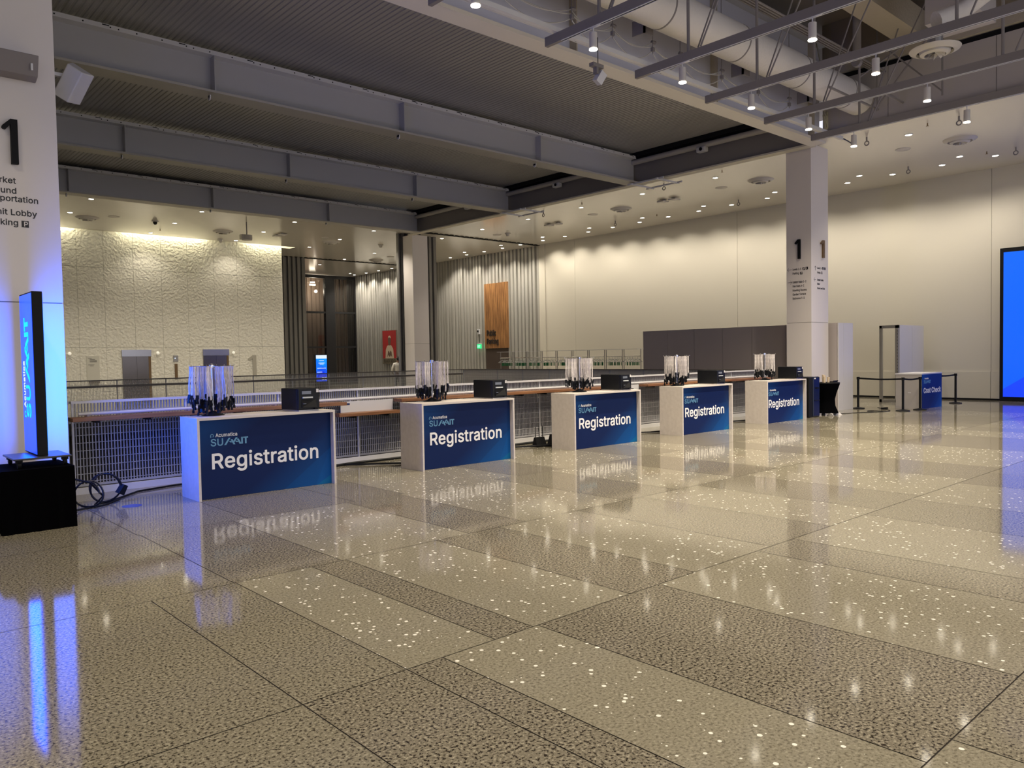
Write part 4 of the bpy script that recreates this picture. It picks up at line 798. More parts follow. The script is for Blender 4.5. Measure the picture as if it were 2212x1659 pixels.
# spot lamps
spots = []
places = [('first', 0), ('second', 1), ('third', 2), ('fourth', 3), ('fifth', 4), ('last', 5)]
p0 = None
def spotlamp(x, y, lb, vis=True):
    global p0
    if vis:
        if p0 is None:
            p0 = o = thing('spot_lamp', lb, 'spot lamp', (x, y, 6.46), group='cylinder spot lamps on the tracks')
            MB().cyl((0, 0, 0.0), (0, 0, 0.25), 0.062, n=20).build('housing', M_LOUVRE, o, smooth=True)
            MB().cyl((0, 0, -0.012), (0, 0, 0.001), 0.066, n=20).build('glowing_lens', M_LAMP, o)
            MB().cyl((0.0, 0, 0.25), (0.0, 0, 0.33), 0.010, n=8).build('stem', M_STRIP, o)
            MB().box(-0.018, 0.018, -0.14, 0.05, 0.325, 0.345).box(-0.018, 0.018, -0.15, -0.13, 0.325, 0.36).build('track_adapter', M_STRIP, o)
        else: o = copy_tree(p0); o.location = (x, y, 6.46); o['label'] = lb
    lamp('spot_lamp_light', 'SPOT', (x, y, 6.43), TRACK_W*(1.45 if vis else 0.42), (1.0, 0.87, 0.66), spot_size=math.radians(124), spot_blend=0.9, shadow_soft_size=0.05)
for i, x in enumerate(TX):
    nm = places[i][0]
    spotlamp(x, 8.28, 'white cylinder spot lamp at the far end of the %s track' % nm)
    spotlamp(x, 5.88, 'white cylinder spot lamp on the %s track, the nearer of its two' % nm, vis=(i >= 2))
for x in (2.3, 4.6, 6.9, 11.6, 16.2):
    for y in (3.4, 0.9, -2.0, -5.5): spotlamp(x, y, '', False)
for x in (-4.6, -2.3, 0.0, 4.6): spotlamp(x, 7.6, '', False)  # unseen lamps without housings, added at the left to light the counter ends
for x in (-4.6, -1.0): spotlamp(x, 4.5, '', False)  # more of the added unseen lamps
# ---- duct, pipes, rods, swags
t = thing('round_duct', 'big round off-white wrapped duct running along the front girder', 'duct', (0, 0, 0))
MB().cyl((2.0, 8.95, 8.05), (20.1, 8.95, 8.05), 0.37, n=32).build('duct_body', M_FABDUCT, t, smooth=True)
for x in (9.3, 11.9, 14.4, 16.9, 19.2): MB().cyl((x-0.02, 8.95, 8.05), (x+0.02, 8.95, 8.05), 0.375, n=32).build('strap', M_TRACK, t)
t = thing('flexible_duct', 'white flexible duct drooping behind the hanging air diffuser', 'duct', (0, 0, 0))
pth = [(14.9, 4.0, 8.9), (15.6, 4.3, 8.6), (16.0, 4.8, 8.1), (15.9, 5.2, 7.85), (15.55, 5.5, 7.68)]
MB().tube(pth, 0.17, 14).build('duct_body', M_FABDUCT, t, smooth=True)
MB().cyl((14.9, 2.2, 8.9), (14.9, 4.4, 8.9), 0.36, n=20).build('main_duct', M_FABDUCT, t, smooth=True)
plab = ['thin grey conduit above the big duct, nearest the camera', 'thin grey conduit above the big duct, second of four', 'thin grey conduit above the big duct, third of four', 'thin grey conduit above the big duct, farthest from the camera']
for k in range(4):
    tag(MB().cyl((6, 8.32+0.09*k, 8.62+0.02*k), (20.2, 8.32+0.09*k, 8.62+0.02*k), 0.022, n=8).build('conduit', M_TRACK), plab[k], 'pipe', 'conduits above the duct')
t = thing('ceiling_truss', 'light steel hanger frame close to the fascia, left of the hanging diffuser', 'frame', (0, 0, 0))
b = MB()
for y0, y1 in ((8.2, 6.8),):
    b.cyl((19.9, 8.4, 7.6), (19.9, 8.4, 9.6), 0.02, n=6); b.cyl((19.9, 6.9, 7.6), (19.9, 6.9, 9.6), 0.02, n=6)
    b.cyl((19.9, 8.4, 9.3), (19.9, 6.9, 7.7), 0.02, n=6); b.cyl((18.9, 8.4, 8.2), (19.9, 6.9, 9.4), 0.02, n=6); b.cyl((19.9, 8.4, 7.7), (19.9, 6.9, 9.4), 0.02, n=6)
    b.cyl((18.6, 7.9, 7.75), (20.2, 7.9, 7.75), 0.03, n=6); b.cyl((17.6, 8.5, 7.72), (20.2, 8.5, 7.72), 0.03, n=6)
b.build('bars', M_TRACK, t)
tag(MB().box(12.8, 20.3, 7.35, 7.95, 9.15, 9.75).build('ochre_beam', M_OCHRE), 'ochre fireproofed beam up in the dark roof space, running to the fascia', 'beam')
tag(MB().box(11.6, 20.3, 4.0, 4.5, 9.5, 10.2).build('ochre_beam', M_OCHRE), 'ochre fireproofed beam behind the flexible duct at the top edge', 'beam')
tag(MB().box(17.2, 18.2, 5.3, 6.3, 8.3, 9.6).build('metal_duct_box', M_FASCIA), 'plain grey metal duct box above the hanging air diffuser', 'duct')
tag(MB().cyl((18.0, 8.05, 8.35), (18.0, 8.05, 10.2), 0.09, n=14).cyl((17.94, 8.05, 8.25), (18.06, 8.05, 8.25), 0.11, n=16).build('hanging_pipe', M_TRACK), 'thick grey vertical pipe with an eye at its foot, above the duct', 'pipe')
rl = random.Random(9)
for k, (x, y) in enumerate(((8.4, 9.6), (10.2, 9.6), (11.3, 9.6), (12.5, 9.6), (13.4, 9.6), (14.9, 9.6), (16.4, 9.6), (17.8, 9.6))):
    tag(MB().cyl((x, y, 7.55), (x, y, 9.6), 0.008, n=5).box(x-0.03, x+0.03, y-0.03, y+0.03, 7.6, 7.68).cyl((x, y+0.02, 7.8), (x+0.10, y+0.02, 7.8), 0.035, n=8).build('hanging_rod', M_TRACK),
        'thin hanger rod with clamp holding the drooping cables along the front girder', 'rod', 'cable hanger rods')
sx = [5.9, 8.4, 10.2, 11.3, 12.5, 13.4, 14.9, 16.4, 17.8]
b = MB()
for a, c_ in zip(sx, sx[1:]):
    for dz, sag in ((7.78, 0.20), (7.62, 0.26), (7.70, 0.10)):
        b.tube([(a+(c_-a)*k/10, 9.62, dz-sag*4*(k/10)*(1-k/10)) for k in range(11)], 0.011, 5)
tag(b.build('cable_swags', M_WIRE), 'pale cables drooping in loops along the bluish girder', 'cable')
for x, lb in ((12.0, 'small open metal bracket under the big duct, left one'), (15.4, 'small open metal bracket under the big duct, middle one'), (18.3, 'small open metal bracket under the big duct, right one')):
    tag(MB().box(x-0.13, x+0.13, 9.30, 9.34, 7.72, 8.0).box(x-0.13, x-0.10, 9.3, 9.6, 7.72, 8.0).build('duct_bracket', M_TRACK), lb, 'bracket', 'duct brackets')
tag(MB().tube([(19.56, 9.8, 9.62), (19.56, 9.6, 8.6)]+[(19.55+0.09*math.sin(k*0.9), 9.55+0.03*math.cos(k*2.1), 7.85-0.5*abs(math.sin(k*0.55))) for k in range(26)], 0.013, 5).build('cable_coil', mat('pale_yellow_cable', (0.36, 0.33, 0.22), 0.6)),
    'coil of pale yellowish cable hanging above the right column', 'cable')
# loudspeaker-like pendant box
t = thing('pendant_camera', 'small white box on a black bracket hanging before the front girder', 'camera', (10.2, 9.0, 6.55))
M3 = Matrix.Translation((0.04, 0, -0.12)) @ Matrix.Rotation(0.45, 4, 'Y') @ Matrix.Rotation(0.3, 4, 'X')
b = MB(); P8 = [(-0.07, -0.06, -0.1), (0.07, -0.06, -0.1), (0.07, 0.06, -0.1), (-0.07, 0.06, -0.1), (-0.07, -0.06, 0.1), (0.07, -0.06, 0.1), (0.07, 0.06, 0.1), (-0.07, 0.06, 0.1)]
b.hex([M3 @ Vector(p) for p in P8]).build('housing', M_WHITEM, t)
MB().box(-0.17, 0.09, -0.05, 0.05, 0.03, 0.09).box(-0.08, -0.03, -0.04, 0.04, -0.08, 0.05).build('bracket', M_TRACK, t)
MB().cyl((0, 0, 0.05), (0, 0, 0.55), 0.008, n=6).build('cable', M_BLACKG, t)
# speakers at the left column
t = thing('loudspeaker', 'grey box loudspeaker mounted on the face of the left column', 'speaker', (1.55, 10.02, 4.80))
MB().hex([(-0.45, -0.22, 0), (0.40, -0.22, 0), (0.42, -0.002, 0), (-0.45, -0.002, 0), (-0.45, -0.30, 0.21), (0.40, -0.30, 0.21), (0.42, -0.002, 0.30), (-0.45, -0.002, 0.30)]).build('cabinet', mat('grey_speaker_cabinet', (0.22, 0.195, 0.19), 0.5), t, bevel=0.008)
MB().box(0.325, 0.345, -0.285, -0.25, 0.05, 0.12).build('badge', M_STRIP, t)
t = thing('loudspeaker', 'white wedge loudspeaker on an arm sticking out right of the left column', 'speaker', (2.42, 10.4, 5.0))
R3 = Matrix.Rotation(math.radians(-25), 4, 'Z') @ Matrix.Rotation(math.radians(32), 4, 'Y') @ Matrix.Rotation(math.radians(20), 4, 'X')
b = MB(); P8 = [(-0.09, -0.12, -0.2), (0.09, -0.12, -0.2), (0.14, 0.12, -0.2), (-0.14, 0.12, -0.2), (-0.09, -0.12, 0.2), (0.09, -0.12, 0.2), (0.14, 0.12, 0.2), (-0.14, 0.12, 0.2)]
b.hex([R3 @ Vector(p) for p in P8]).build('cabinet', mat('white_speaker_cabinet', (0.50, 0.50, 0.50), 0.45), t, bevel=0.012)
MB().box(-0.28, 0.0, -0.03, 0.03, 0.05, 0.09).build('mounting_arm', M_WHITEM, t)
# ================================================================= REGISTRATION COUNTERS
CX = [3.395, 6.665, 9.925, 13.10, 16.385]
ORD = ['nearest', 'second', 'middle', 'fourth', 'farthest']
CW, CD, CH, CY = 1.84, 0.575, 1.0, 9.41
def make_counter():
    t = thing('registration_counter', '', 'counter', (0, 0, 0), group='registration counters in a row')
    for a_ in (0, CW-0.03): MB().box(a_, a_+0.03, 0, CD, 0, CH-0.03).build('side_panel', M_LAM, t)
    MB().box(0, CW, 0, CD, CH-0.03, CH).build('counter_top', M_LAM, t)
    MB().box(0.03, CW-0.03, 0.09, CD-0.14, 0.42, 0.44).build('shelf', M_LAM, t)
    p = MB().box(0, CW-0.062, -0.012, 0.0, 0, CH-0.032).build('front_panel', M_GRAPH, t, loc=(0.031, 0.09, 0.001))
    mb = MB(); text_mesh(mb, 'Registration', 0.182, (0.145, -0.012, 0.365), XP, UPV, 0.003, bold=7, width=1.46); mb.build('registration_lettering', M_TEXTW, p)
    mb = MB(); text_mesh(mb, 'Acumatica', 0.043, (0.215, -0.012, 0.753), XP, UPV, 0.003, bold=3, width=0.275); mb.build('brand_lettering', M_TEXTW, p)
    mb = MB(); summit_logo(mb, (0.150, -0.012, 0.645), XP, UPV, 0.475, 0.085, bold=7); ring_logo(mb, (0.172, -0.012, 0.772), 0.022, XP, UPV); mb.build('summit_lettering', M_TEXTB, p)
    return t
lab = ['nearest pale wood registration counter, its end face lit blue by the screen', 'second registration counter from the left with navy front', 'middle registration counter of the five, beside the router with antennas',
       'fourth registration counter from the left, between the middle and the farthest one', 'farthest registration counter, just before the right column and the water cooler']
c0 = make_counter()
for i, x in enumerate(CX):
    o = c0 if i == 0 else copy_tree(c0)
    o.location = (x, CY, 0); o['label'] = lab[i]
# ---- lanyard stands and their lanyards
SP = [(3.74, 9.80), (7.17, 9.84), (10.52, 9.84), (13.45, 9.80), (17.02, 9.84)]
def make_stand():
    t = thing('lanyard_stand', '', 'stand', (0, 0, 0), group='lanyard stands')
    MB().lathe([(0.0, 0.0), (0.135, 0.0), (0.14, 0.006), (0.09, 0.022), (0.045, 0.045), (0.018, 0.062), (0, 0.062)], 28).build('base', M_BLACKG, t, smooth=True)
    MB().cyl((0, 0, 0.05), (0, 0, 0.63), 0.012, n=14).build('pole', M_CHROME, t, smooth=True)
    MB().lathe([(0, 0.60), (0.035, 0.60), (0.035, 0.635), (0.022, 0.65), (0, 0.652)], 18).build('hub', M_CHROME, t)
    for k in range(8):
        a = 2*PI*k/8+0.2
        MB().cyl((0.02*math.cos(a), 0.02*math.sin(a), 0.62), (0.265*math.cos(a), 0.265*math.sin(a), 0.622), 0.004, n=6).cyl((0.265*math.cos(a), 0.265*math.sin(a), 0.62), (0.272*math.cos(a), 0.272*math.sin(a), 0.64), 0.004, n=6).build('arm', M_CHROME, t)
    return t
M_LAN = mat('off_white_ribbon', (0.62, 0.58, 0.58), 0.75)
_t = NT(M_LAN); _s = _t.sep(_t.coord((1, 1, 1)))
_z = _t.math('FRACT', _t.math('MULTIPLY', _s[2], 10.5))
_q = _t.math('MULTIPLY', _t.math('GREATER_THAN', _z, 0.35), _t.math('LESS_THAN', _t.math('ABSOLUTE', _s[0]), 0.0022))
_t.base(_t.mix(_t.math('MULTIPLY', _q, 0.75), (0.66, 0.62, 0.62), (0.20, 0.18, 0.24)))
def make_lanyard(seed):
    """a printed loop of ribbon hanging from an arm, black buckle and clip at the foot"""
    r = random.Random(seed); L = 0.42+r.uniform(-0.03, 0.04); W = 0.0095
    m = MB(); tw = r.uniform(-0.6, 0.6)
    def strip(off, Lz, ph):
        vs = []; n = 8
        for k in range(n+1):
            z = -Lz*k/n; a = tw*(k/n)+ph; w = 0.008*math.sin(k*0.9+ph)
            cx, cy = off*(1-0.5*k/n)+0.2*w, w*0.6
            vs += [(cx-W*math.cos(a), cy-W*math.sin(a), z), (cx+W*math.cos(a), cy+W*math.sin(a), z)]
        m.add(vs, [(2*i, 2*i+1, 2*i+3, 2*i+2) for i in range(n)])
    strip(0.0, L, r.uniform(-0.4, 0.4)); 
    m.v = [(x, y+0.006, z) for x, y, z in m.v]
    strip(0.004, L, r.uniform(-0.4, 0.4))
    o = m.build('lanyard', M_LAN)
    sol = o.modifiers.new('thick', 'SOLIDIFY'); sol.thickness = 0.0012
    cl = MB(); M1 = Matrix.Translation((0, 0.003, -L)) @ Matrix.Rotation(r.uniform(-0.5, 0.5), 4, 'Z') @ Matrix.Rotation(r.uniform(-0.25, 0.25), 4, 'X')
    def bx(x0, x1, y0, y1, z0, z1): cl.hex([M1 @ Vector(p) for p in [(x0, y0, z0), (x1, y0, z0), (x1, y1, z0), (x0, y1, z0), (x0, y0, z1), (x1, y0, z1), (x1, y1, z1), (x0, y1, z1)]])
    bx(-0.017, 0.017, -0.009, 0.009, -0.035, 0.022); bx(-0.009, 0.009, -0.006, 0.006, -0.070, -0.033); bx(-0.014, 0.014, -0.009, 0.009, -0.100, -0.066)
    cl.build('clip', M_BLACKG, o)
    return o
protos = [make_lanyard(k) for k in range(6)]
used = set()
stand_lab = ['lanyard stand on the nearest counter, its left side lit blue', 'lanyard stand on the second registration counter', 'lanyard stand on the middle registration counter', 'lanyard stand on the fourth registration counter', 'lanyard stand on the farthest registration counter']
s0 = make_stand()
for i, (x, y) in enumerate(SP):
    o = s0 if i == 0 else copy_tree(s0)
    o.location = (x, y, CH); o.rotation_euler = (0, 0, 0.37*i); o['label'] = stand_lab[i]
    r = random.Random(20+i)
    nl = 64 if i < 2 else 56
    for k in range(nl):
        arm = k % 8; a = 2*PI*arm/8+0.2+0.37*i
        q = 0.085+0.178*(k//8)/7.0 + r.uniform(-0.006, 0.006)
        pk = r.randrange(6)
        if pk in used:
            l = copy_tree(protos[pk])
        else: l = protos[pk]; used.add(pk)
        z = CH+0.620-r.uniform(0.0, 0.01)-(0.0)
        l.location = (x+q*math.cos(a)+r.uniform(-0.008, 0.008), y+q*math.sin(a)+r.uniform(-0.008, 0.008), z)
        l.rotation_euler = (r.uniform(-0.03, 0.03), r.uniform(-0.03, 0.03), a+PI/2+r.uniform(-0.5, 0.5)+PI/2)
        l.scale = (1, 1, r.uniform(0.86, 1.10))
        tag(l, 'white printed lanyard with black clip hanging from the stand on the %s counter' % ORD[i], 'lanyard', 'lanyards on the stand of the %s counter' % ORD[i])
# ---- label printers
def make_printer():
    t = thing('label_printer', '', 'printer', (0, 0, 0), group='black label printers')
    MB().box(0, 0.31, 0.03, 0.50, 0.015, 0.30).build('body', M_BLACKG, t, bevel=0.010)
    MB().box(0.004, 0.306, 0, 0.03, 0.02, 0.298).build('front_cover', M_BLACKG, t, bevel=0.006)
    MB().box(0.01, 0.30, 0.01, 0.49, 0.0, 0.016).build('foot_plate', M_ALU, t)
    MB().box(0.055, 0.185, -0.004, 0.002, 0.225, 0.265).build('display', M_LCD, t)
    MB().box(0.06, 0.205, -0.016, 0.002, 0.172, 0.190).build('label_slot', M_SLOT, t)
    MB().box(0.262, 0.296, -0.0035, 0.002, 0.245, 0.290).build('white_sticker', M_WHITE, t)
    MB().hex([(0.05, -0.015, 0.05), (0.25, -0.045, 0.05), (0.25, 0.0, 0.05), (0.05, 0.0, 0.05), (0.05, -0.003, 0.155), (0.25, -0.003, 0.155), (0.25, 0.0, 0.155), (0.05, 0.0, 0.155)]).build('lower_tray', M_BLACK, t)
    MB().box(0.22, 0.34, -0.03, 0.02, 0.022, 0.035).build('output_tray', M_BLACK, t)
    MB().box(0.065, 0.105, -0.018, -0.010, 0.095, 0.104).build('tray_button', M_LCD, t)
    return t
pl = ['black label printer on the nearest registration counter', 'black label printer on the second registration counter', 'black label printer on the middle registration counter', 'black label printer on the fourth registration counter', 'black label printer on the farthest registration counter']
pp = [(4.735, 9.47), (8.095, 9.47), (11.25, 9.46), (14.42, 9.46), (17.85, 9.47)]
q0 = make_printer()
for i, (x, y) in enumerate(pp):
    o = q0 if i == 0 else copy_tree(q0)
    o.location = (x, y, CH); o['label'] = pl[i]; o.rotation_euler = (0, 0, [0.0, -0.02, 0.02, 0, -0.02][i])

# ================================================================= SCREEN TOTEM AT THE LEFT
t = thing('draped_plinth', 'black draped box standing on the floor at the left column', 'plinth', (1.66, 9.35, 0))
b = MB(); n = 48; w_, d_ = 0.325, 0.36
def ringp(z, k_):
    out = []
    for i in range(n):
        s = 4*i/n; e = int(s); f_ = s-e
        px_, py_ = [(-1+2*f_, -1), (1, -1+2*f_), (1-2*f_, 1), (-1, 1-2*f_)][e]
        wv = k_*0.006*math.sin(i*2.3)
        out.append((px_*(w_+wv), py_*(d_+wv), z))
    return out
R_ = [ringp(z, k_) for z, k_ in ((0.0, 1.6), (0.2, 1.1), (0.45, 0.6), (0.632, 0.1))]
b.add([p for q in R_ for p in q], [(j*n+i, j*n+(i+1) % n, (j+1)*n+(i+1) % n, (j+1)*n+i) for j in range(3) for i in range(n)]+[tuple(3*n+i for i in range(n))])
b.build('drape', M_DRAPE, t)
t = thing('wheeled_dolly', 'low black wheeled platform under the upright blue screen, on the draped box', 'dolly', (1.72, 9.38, 0.632))
MB().box(-0.255, 0.265, -0.30, 0.30, 0.085, 0.105).build('platform', mat('dark_platform', (0.03, 0.03, 0.035), 0.35), t, bevel=0.006)
for sx in (-0.20, 0.21):
    for sy in (-0.24, 0.24):
        c_ = MB().cyl((sx-0.016, sy, 0.036), (sx+0.016, sy, 0.036), 0.036, n=16).box(sx-0.03, sx+0.03, sy-0.02, sy+0.02, 0.055, 0.087)
        c_.build('caster', M_BLACK, t)
TXX, TY0, TY1, TZ0, TZ1 = 1.745, 9.20, 9.82, 0.738, 2.43
t = thing('screen_totem', 'upright double-sided glowing blue screen with a black edge, in front of the left column', 'screen', (TXX, TY0, TZ0))
MB().box(-0.048, 0.048, 0, TY1-TY0, 0, TZ1-TZ0).build('housing', M_BLACK, t, bevel=0.004)
s1 = MB().box(-0.052, -0.048, 0.0, 0.60, 0.0, TZ1-TZ0-0.03).build('left_screen', M_TOTEM_L, t, loc=(0, 0.01, 0.015))
s2 = MB().box(0.048, 0.052, 0.0, 0.60, 0.0, TZ1-TZ0-0.03).build('right_screen', M_TOTEM_R, t, loc=(0, 0.01, 0.015))
mb = MB(); summit_logo(mb, (-0.0525, 0.20, 0.36), UPV, (0, 1, 0), 1.06, 0.20, 0.002, bold=9); ring_logo(mb, (-0.0525, 0.48, 0.40), 0.035, UPV, (0, 1, 0), 0.002); mb.build('summit_lettering', M_CYANGLOW, s1)
mb = MB(); text_mesh(mb, 'Acumatica', 0.085, (-0.0525, 0.44, 0.47), UPV, (0, 1, 0), 0.002, bold=4, width=0.50); mb.build('brand_lettering', M_WHITEGLOW, s1)
la = lamp('totem_glow_left', 'AREA', (TXX-0.07, 9.51, 1.58), 24, (0.0, 0.10, 1.0), shape='RECTANGLE', size=1.6, size_y=0.6); la.rotation_euler = (0, math.radians(90), 0)
lb_ = lamp('totem_glow_right', 'AREA', (TXX+0.07, 9.51, 1.58), 55, (0.0, 0.10, 1.0), shape='RECTANGLE', size=1.6, size_y=0.6); lb_.rotation_euler = (0, math.radians(-90), 0)
# cables by the plinth
def coil(c_, r, n=40, tilt=(1, 0), z0=0.25, turns=1.6, drift=(0, 0, 0)):
    return [(c_[0]+r*math.cos(2*PI*turns*k/n)*tilt[0]+drift[0]*k/n, c_[1]+r*math.cos(2*PI*turns*k/n)*tilt[1]+0.04*math.sin(k*0.4)+drift[1]*k/n, z0+r*math.sin(2*PI*turns*k/n)+drift[2]*k/n) for k in range(n+1)]
b = MB()
b.tube(coil((2.56, 10.15), 0.17, 44, (0.96, -0.15), 0.19, 1.7, (0.0, 0.0, 0.0)), 0.011, 7)
b.tube(coil((2.30, 9.95), 0.15, 40, (0.9, -0.3), 0.17, 1.3, (0.05, 0, 0)), 0.011, 7)
b.tube([(2.02, 9.8, 0.36), (2.15, 9.85, 0.38), (2.35, 9.95, 0.30), (2.5, 10.02, 0.12), (2.42, 10.06, 0.02), (2.6, 10.2, 0.012), (3.1, 10.75, 0.012), (3.6, 10.9, 0.012), (5.2, 10.86, 0.012)], 0.012, 7)
b.tube([(2.02, 9.72, 0.02), (2.2, 9.9, 0.012), (2.5, 10.0, 0.012), (2.75, 10.3, 0.012)], 0.011, 7)
M1 = Matrix.Translation((2.73, 10.1, 0.16)) @ Matrix.Rotation(0.5, 4, 'Y') @ Matrix.Rotation(0.6, 4, 'Z')
b.hex([M1 @ Vector(p) for p in [(-0.05, -0.03, -0.06), (0.05, -0.03, -0.06), (0.05, 0.03, -0.06), (-0.05, 0.03, -0.06), (-0.035, -0.03, 0.06), (0.035, -0.03, 0.06), (0.035, 0.03, 0.06), (-0.035, 0.03, 0.06)]])
tag(b.build('cable_coil', M_BLACKG, smooth=False), 'looped black power cable with a big plug on the floor right of the draped box', 'cable')
def cable(name, pts, r_, lb, m=M_BLACKG, grp=None):
    P = [Vector(p) for p in pts]; out = []
    for i in range(len(P)-1):   # smooth interpolation
        p0_, p1_, p2_, p3_ = P[max(i-1, 0)], P[i], P[i+1], P[min(i+2, len(P)-1)]
        for k in range(6):
            s = k/6; out.append(0.5*((2*p1_)+(-p0_+p2_)*s+(2*p0_-5*p1_+4*p2_-p3_)*s*s+(-p0_+3*p1_-3*p2_+p3_)*s**3))
    out.append(P[-1])
    return tag(MB().tube(out, r_, 6).build(name, m), lb, 'cable', grp)
cable('power_cable', [(5.3, 10.80, 0.02), (5.9, 10.83, 0.02), (6.4, 10.92, 0.02), (7.0, 10.90, 0.02), (8.2, 10.90, 0.02)], 0.022, 'black cable bundle on the floor along the guardrail behind the first two counters')
cable('power_cable', [(6.2, 10.86, 0.02), (6.5, 10.6, 0.02), (6.9, 10.3, 0.02), (7.3, 9.9, 0.02)], 0.015, 'black cable crossing the floor towards the back of the second counter')
cable('power_cable', [(8.6, 10.9, 0.02), (9.3, 10.85, 0.02), (9.9, 10.8, 0.02), (11.0, 10.85, 0.02)], 0.024, 'black cable bundle on the floor between the second and the middle counter')
cable('power_cable', [(9.0, 10.85, 0.02), (9.6, 10.5, 0.02), (10.2, 10.15, 0.02), (10.6, 9.9, 0.02)], 0.016, 'black cable leading to the back of the middle counter')
cable('power_cable', [(11.9, 10.8, 0.02), (12.6, 10.7, 0.02), (13.2, 10.3, 0.02), (13.8, 10.2, 0.02)], 0.016, 'black cable leading to the back of the fourth counter')
cable('power_cable', [(14.8, 10.8, 0.02), (15.8, 10.75, 0.02), (16.4, 10.4, 0.02), (17.2, 10.2, 0.02)], 0.016, 'black cable leading to the back of the farthest counter')
# router
t = thing('wireless_router', 'black router with three upright antennas on the floor left of the middle counter', 'router', (10.0, 10.35, 0))
MB().hex([(-0.12, -0.02, 0.03), (0.13, -0.02, 0.03), (0.13, 0.10, 0.03), (-0.12, 0.10, 0.03), (-0.11, 0.03, 0.17), (0.12, 0.03, 0.17), (0.12, 0.07, 0.17), (-0.11, 0.07, 0.17)]).build('body', M_BLACK, t)
MB().box(-0.15, 0.2, -0.08, 0.12, 0.0, 0.03).build('stand_plate', M_BLACK, t)
for k in range(3): MB().cyl((-0.085+0.09*k, 0.05, 0.16), (-0.083+0.092*k, 0.05, 0.37), 0.0075, n=8).build('antenna', M_BLACK, t)
tag(MB().hex([(10.26, 10.3, 0.0), (10.42, 10.3, 0), (10.42, 10.45, 0), (10.26, 10.45, 0), (10.30, 10.3, 0.19), (10.40, 10.3, 0.19), (10.40, 10.42, 0.19), (10.30, 10.42, 0.19)]).build('power_adapter', M_BLACK), 'small black box on the floor between the router and the middle counter', 'adapter')
tag(MB().box(12.05, 12.25, 10.3, 10.5, 0, 0.17).box(12.10, 12.2, 10.35, 10.45, 0.17, 0.24).build('power_adapter', M_BLACK), 'small black box on the floor just right of the middle counter', 'adapter')
# floor decal
tag(MB().cyl((2.74, 9.76, 0.0), (2.74, 9.76, 0.0015), 0.11, n=32).build('floor_sticker', M_DECAL), 'round blue sticker on the floor between the draped box and the nearest counter', 'sticker')
# ================================================================= GUARDRAILS
GY = 11.12
def guard(label, x0, x1, y, along, posts, rail_m, group, zr=1.19, gm=M_GRILLE, bw=0.006, bd=0.012):
    """bar-grille guardrail; along 'x' at y, or along 'y' at x=y"""
    t = thing('guardrail', label, 'guardrail', (0, 0, 0), group=group)
    def B(mb, a0, a1, c0, c1, z0, z1):
        if along == 'x': mb.box(a0, a1, y+c0, y+c1, z0, z1)
        else: mb.box(y+c0, y+c1, a0, a1, z0, z1)
    edges = [x0]+posts+[x1]
    for a, b_ in zip(edges, edges[1:]):
        mb = MB(); q = a+0.035
        while q < b_-0.03: B(mb, q-bw, q+bw, -bd, bd, 0.13, zr-0.02); q += 0.0375
        z = 0.16
        while z < zr-0.05: B(mb, a+0.02, b_-0.02, -0.016, -0.011, z-0.004, z+0.004); z += 0.1
        B(mb, a+0.01, b_-0.01, -0.014, 0.014, 0.10, 0.13)
        mb.build('grille_panel', gm, t)
    for p in edges:
        mb = MB(); B(mb, p-0.012, p+0.012, -0.02, 0.02, 0.05, zr); mb.build('post', M_WHITEM, t)
    mb = MB(); B(mb, x0-0.02, x1+0.02, -0.05, 0.05, zr-0.02, zr+0.012); mb.build('top_rail', rail_m, t)
    mb = MB(); B(mb, x0, x1, -0.03, 0.03, 0.0, 0.085); mb.build('kick_plate', M_WHITEM, t)
    return t
px_ = [3.86+1.37*k for k in range(12)]
gr = guard('near pale bar-grille guardrail running behind the registration counters', 2.45, 19.35, GY, 'x', [p for p in px_ if p < 19.1], M_WHITEM, 'grille guardrails round the opening')
MB().cyl((2.5, GY-0.075, 1.035), (19.3, GY-0.075, 1.035), 0.022, n=12).build('light_rail', M_WHITEM, gr, smooth=True)
bb = MB()
for k in range(14): bb.box(2.6+1.27*k, 2.63+1.27*k, GY-0.08, GY, 1.0, 1.03)
bb.build('rail_brackets', M_WHITEM, gr)
gl = guard('short guardrail at the left end of the opening, beside the left column', 11.2, 24.3, 2.40, 'y', [12.6+1.4*k for k in range(8)], M_WHITEM, 'grille guardrails round the opening')
gf = guard('far grille guardrail with dark handrail in front of the lift wall', 2.45, 19.35, 24.55, 'x', [3.86+1.37*k for k in range(11)], M_RAILD, 'grille guardrails round the opening', gm=M_GRILLEP, bw=0.0035, bd=0.006)
MB().box(2.45, 19.3, 24.38, 24.47, 0.985, 1.045).build('dark_handrail', M_RAILD, gf)
gb = guard('grille guardrail at the right end of the opening, under the garment racks', 11.2, 24.5, 19.42, 'y', [12.6+1.4*k for k in range(8)], M_RAILD, 'grille guardrails round the opening', gm=M_GRILLEP, bw=0.006, bd=0.020)
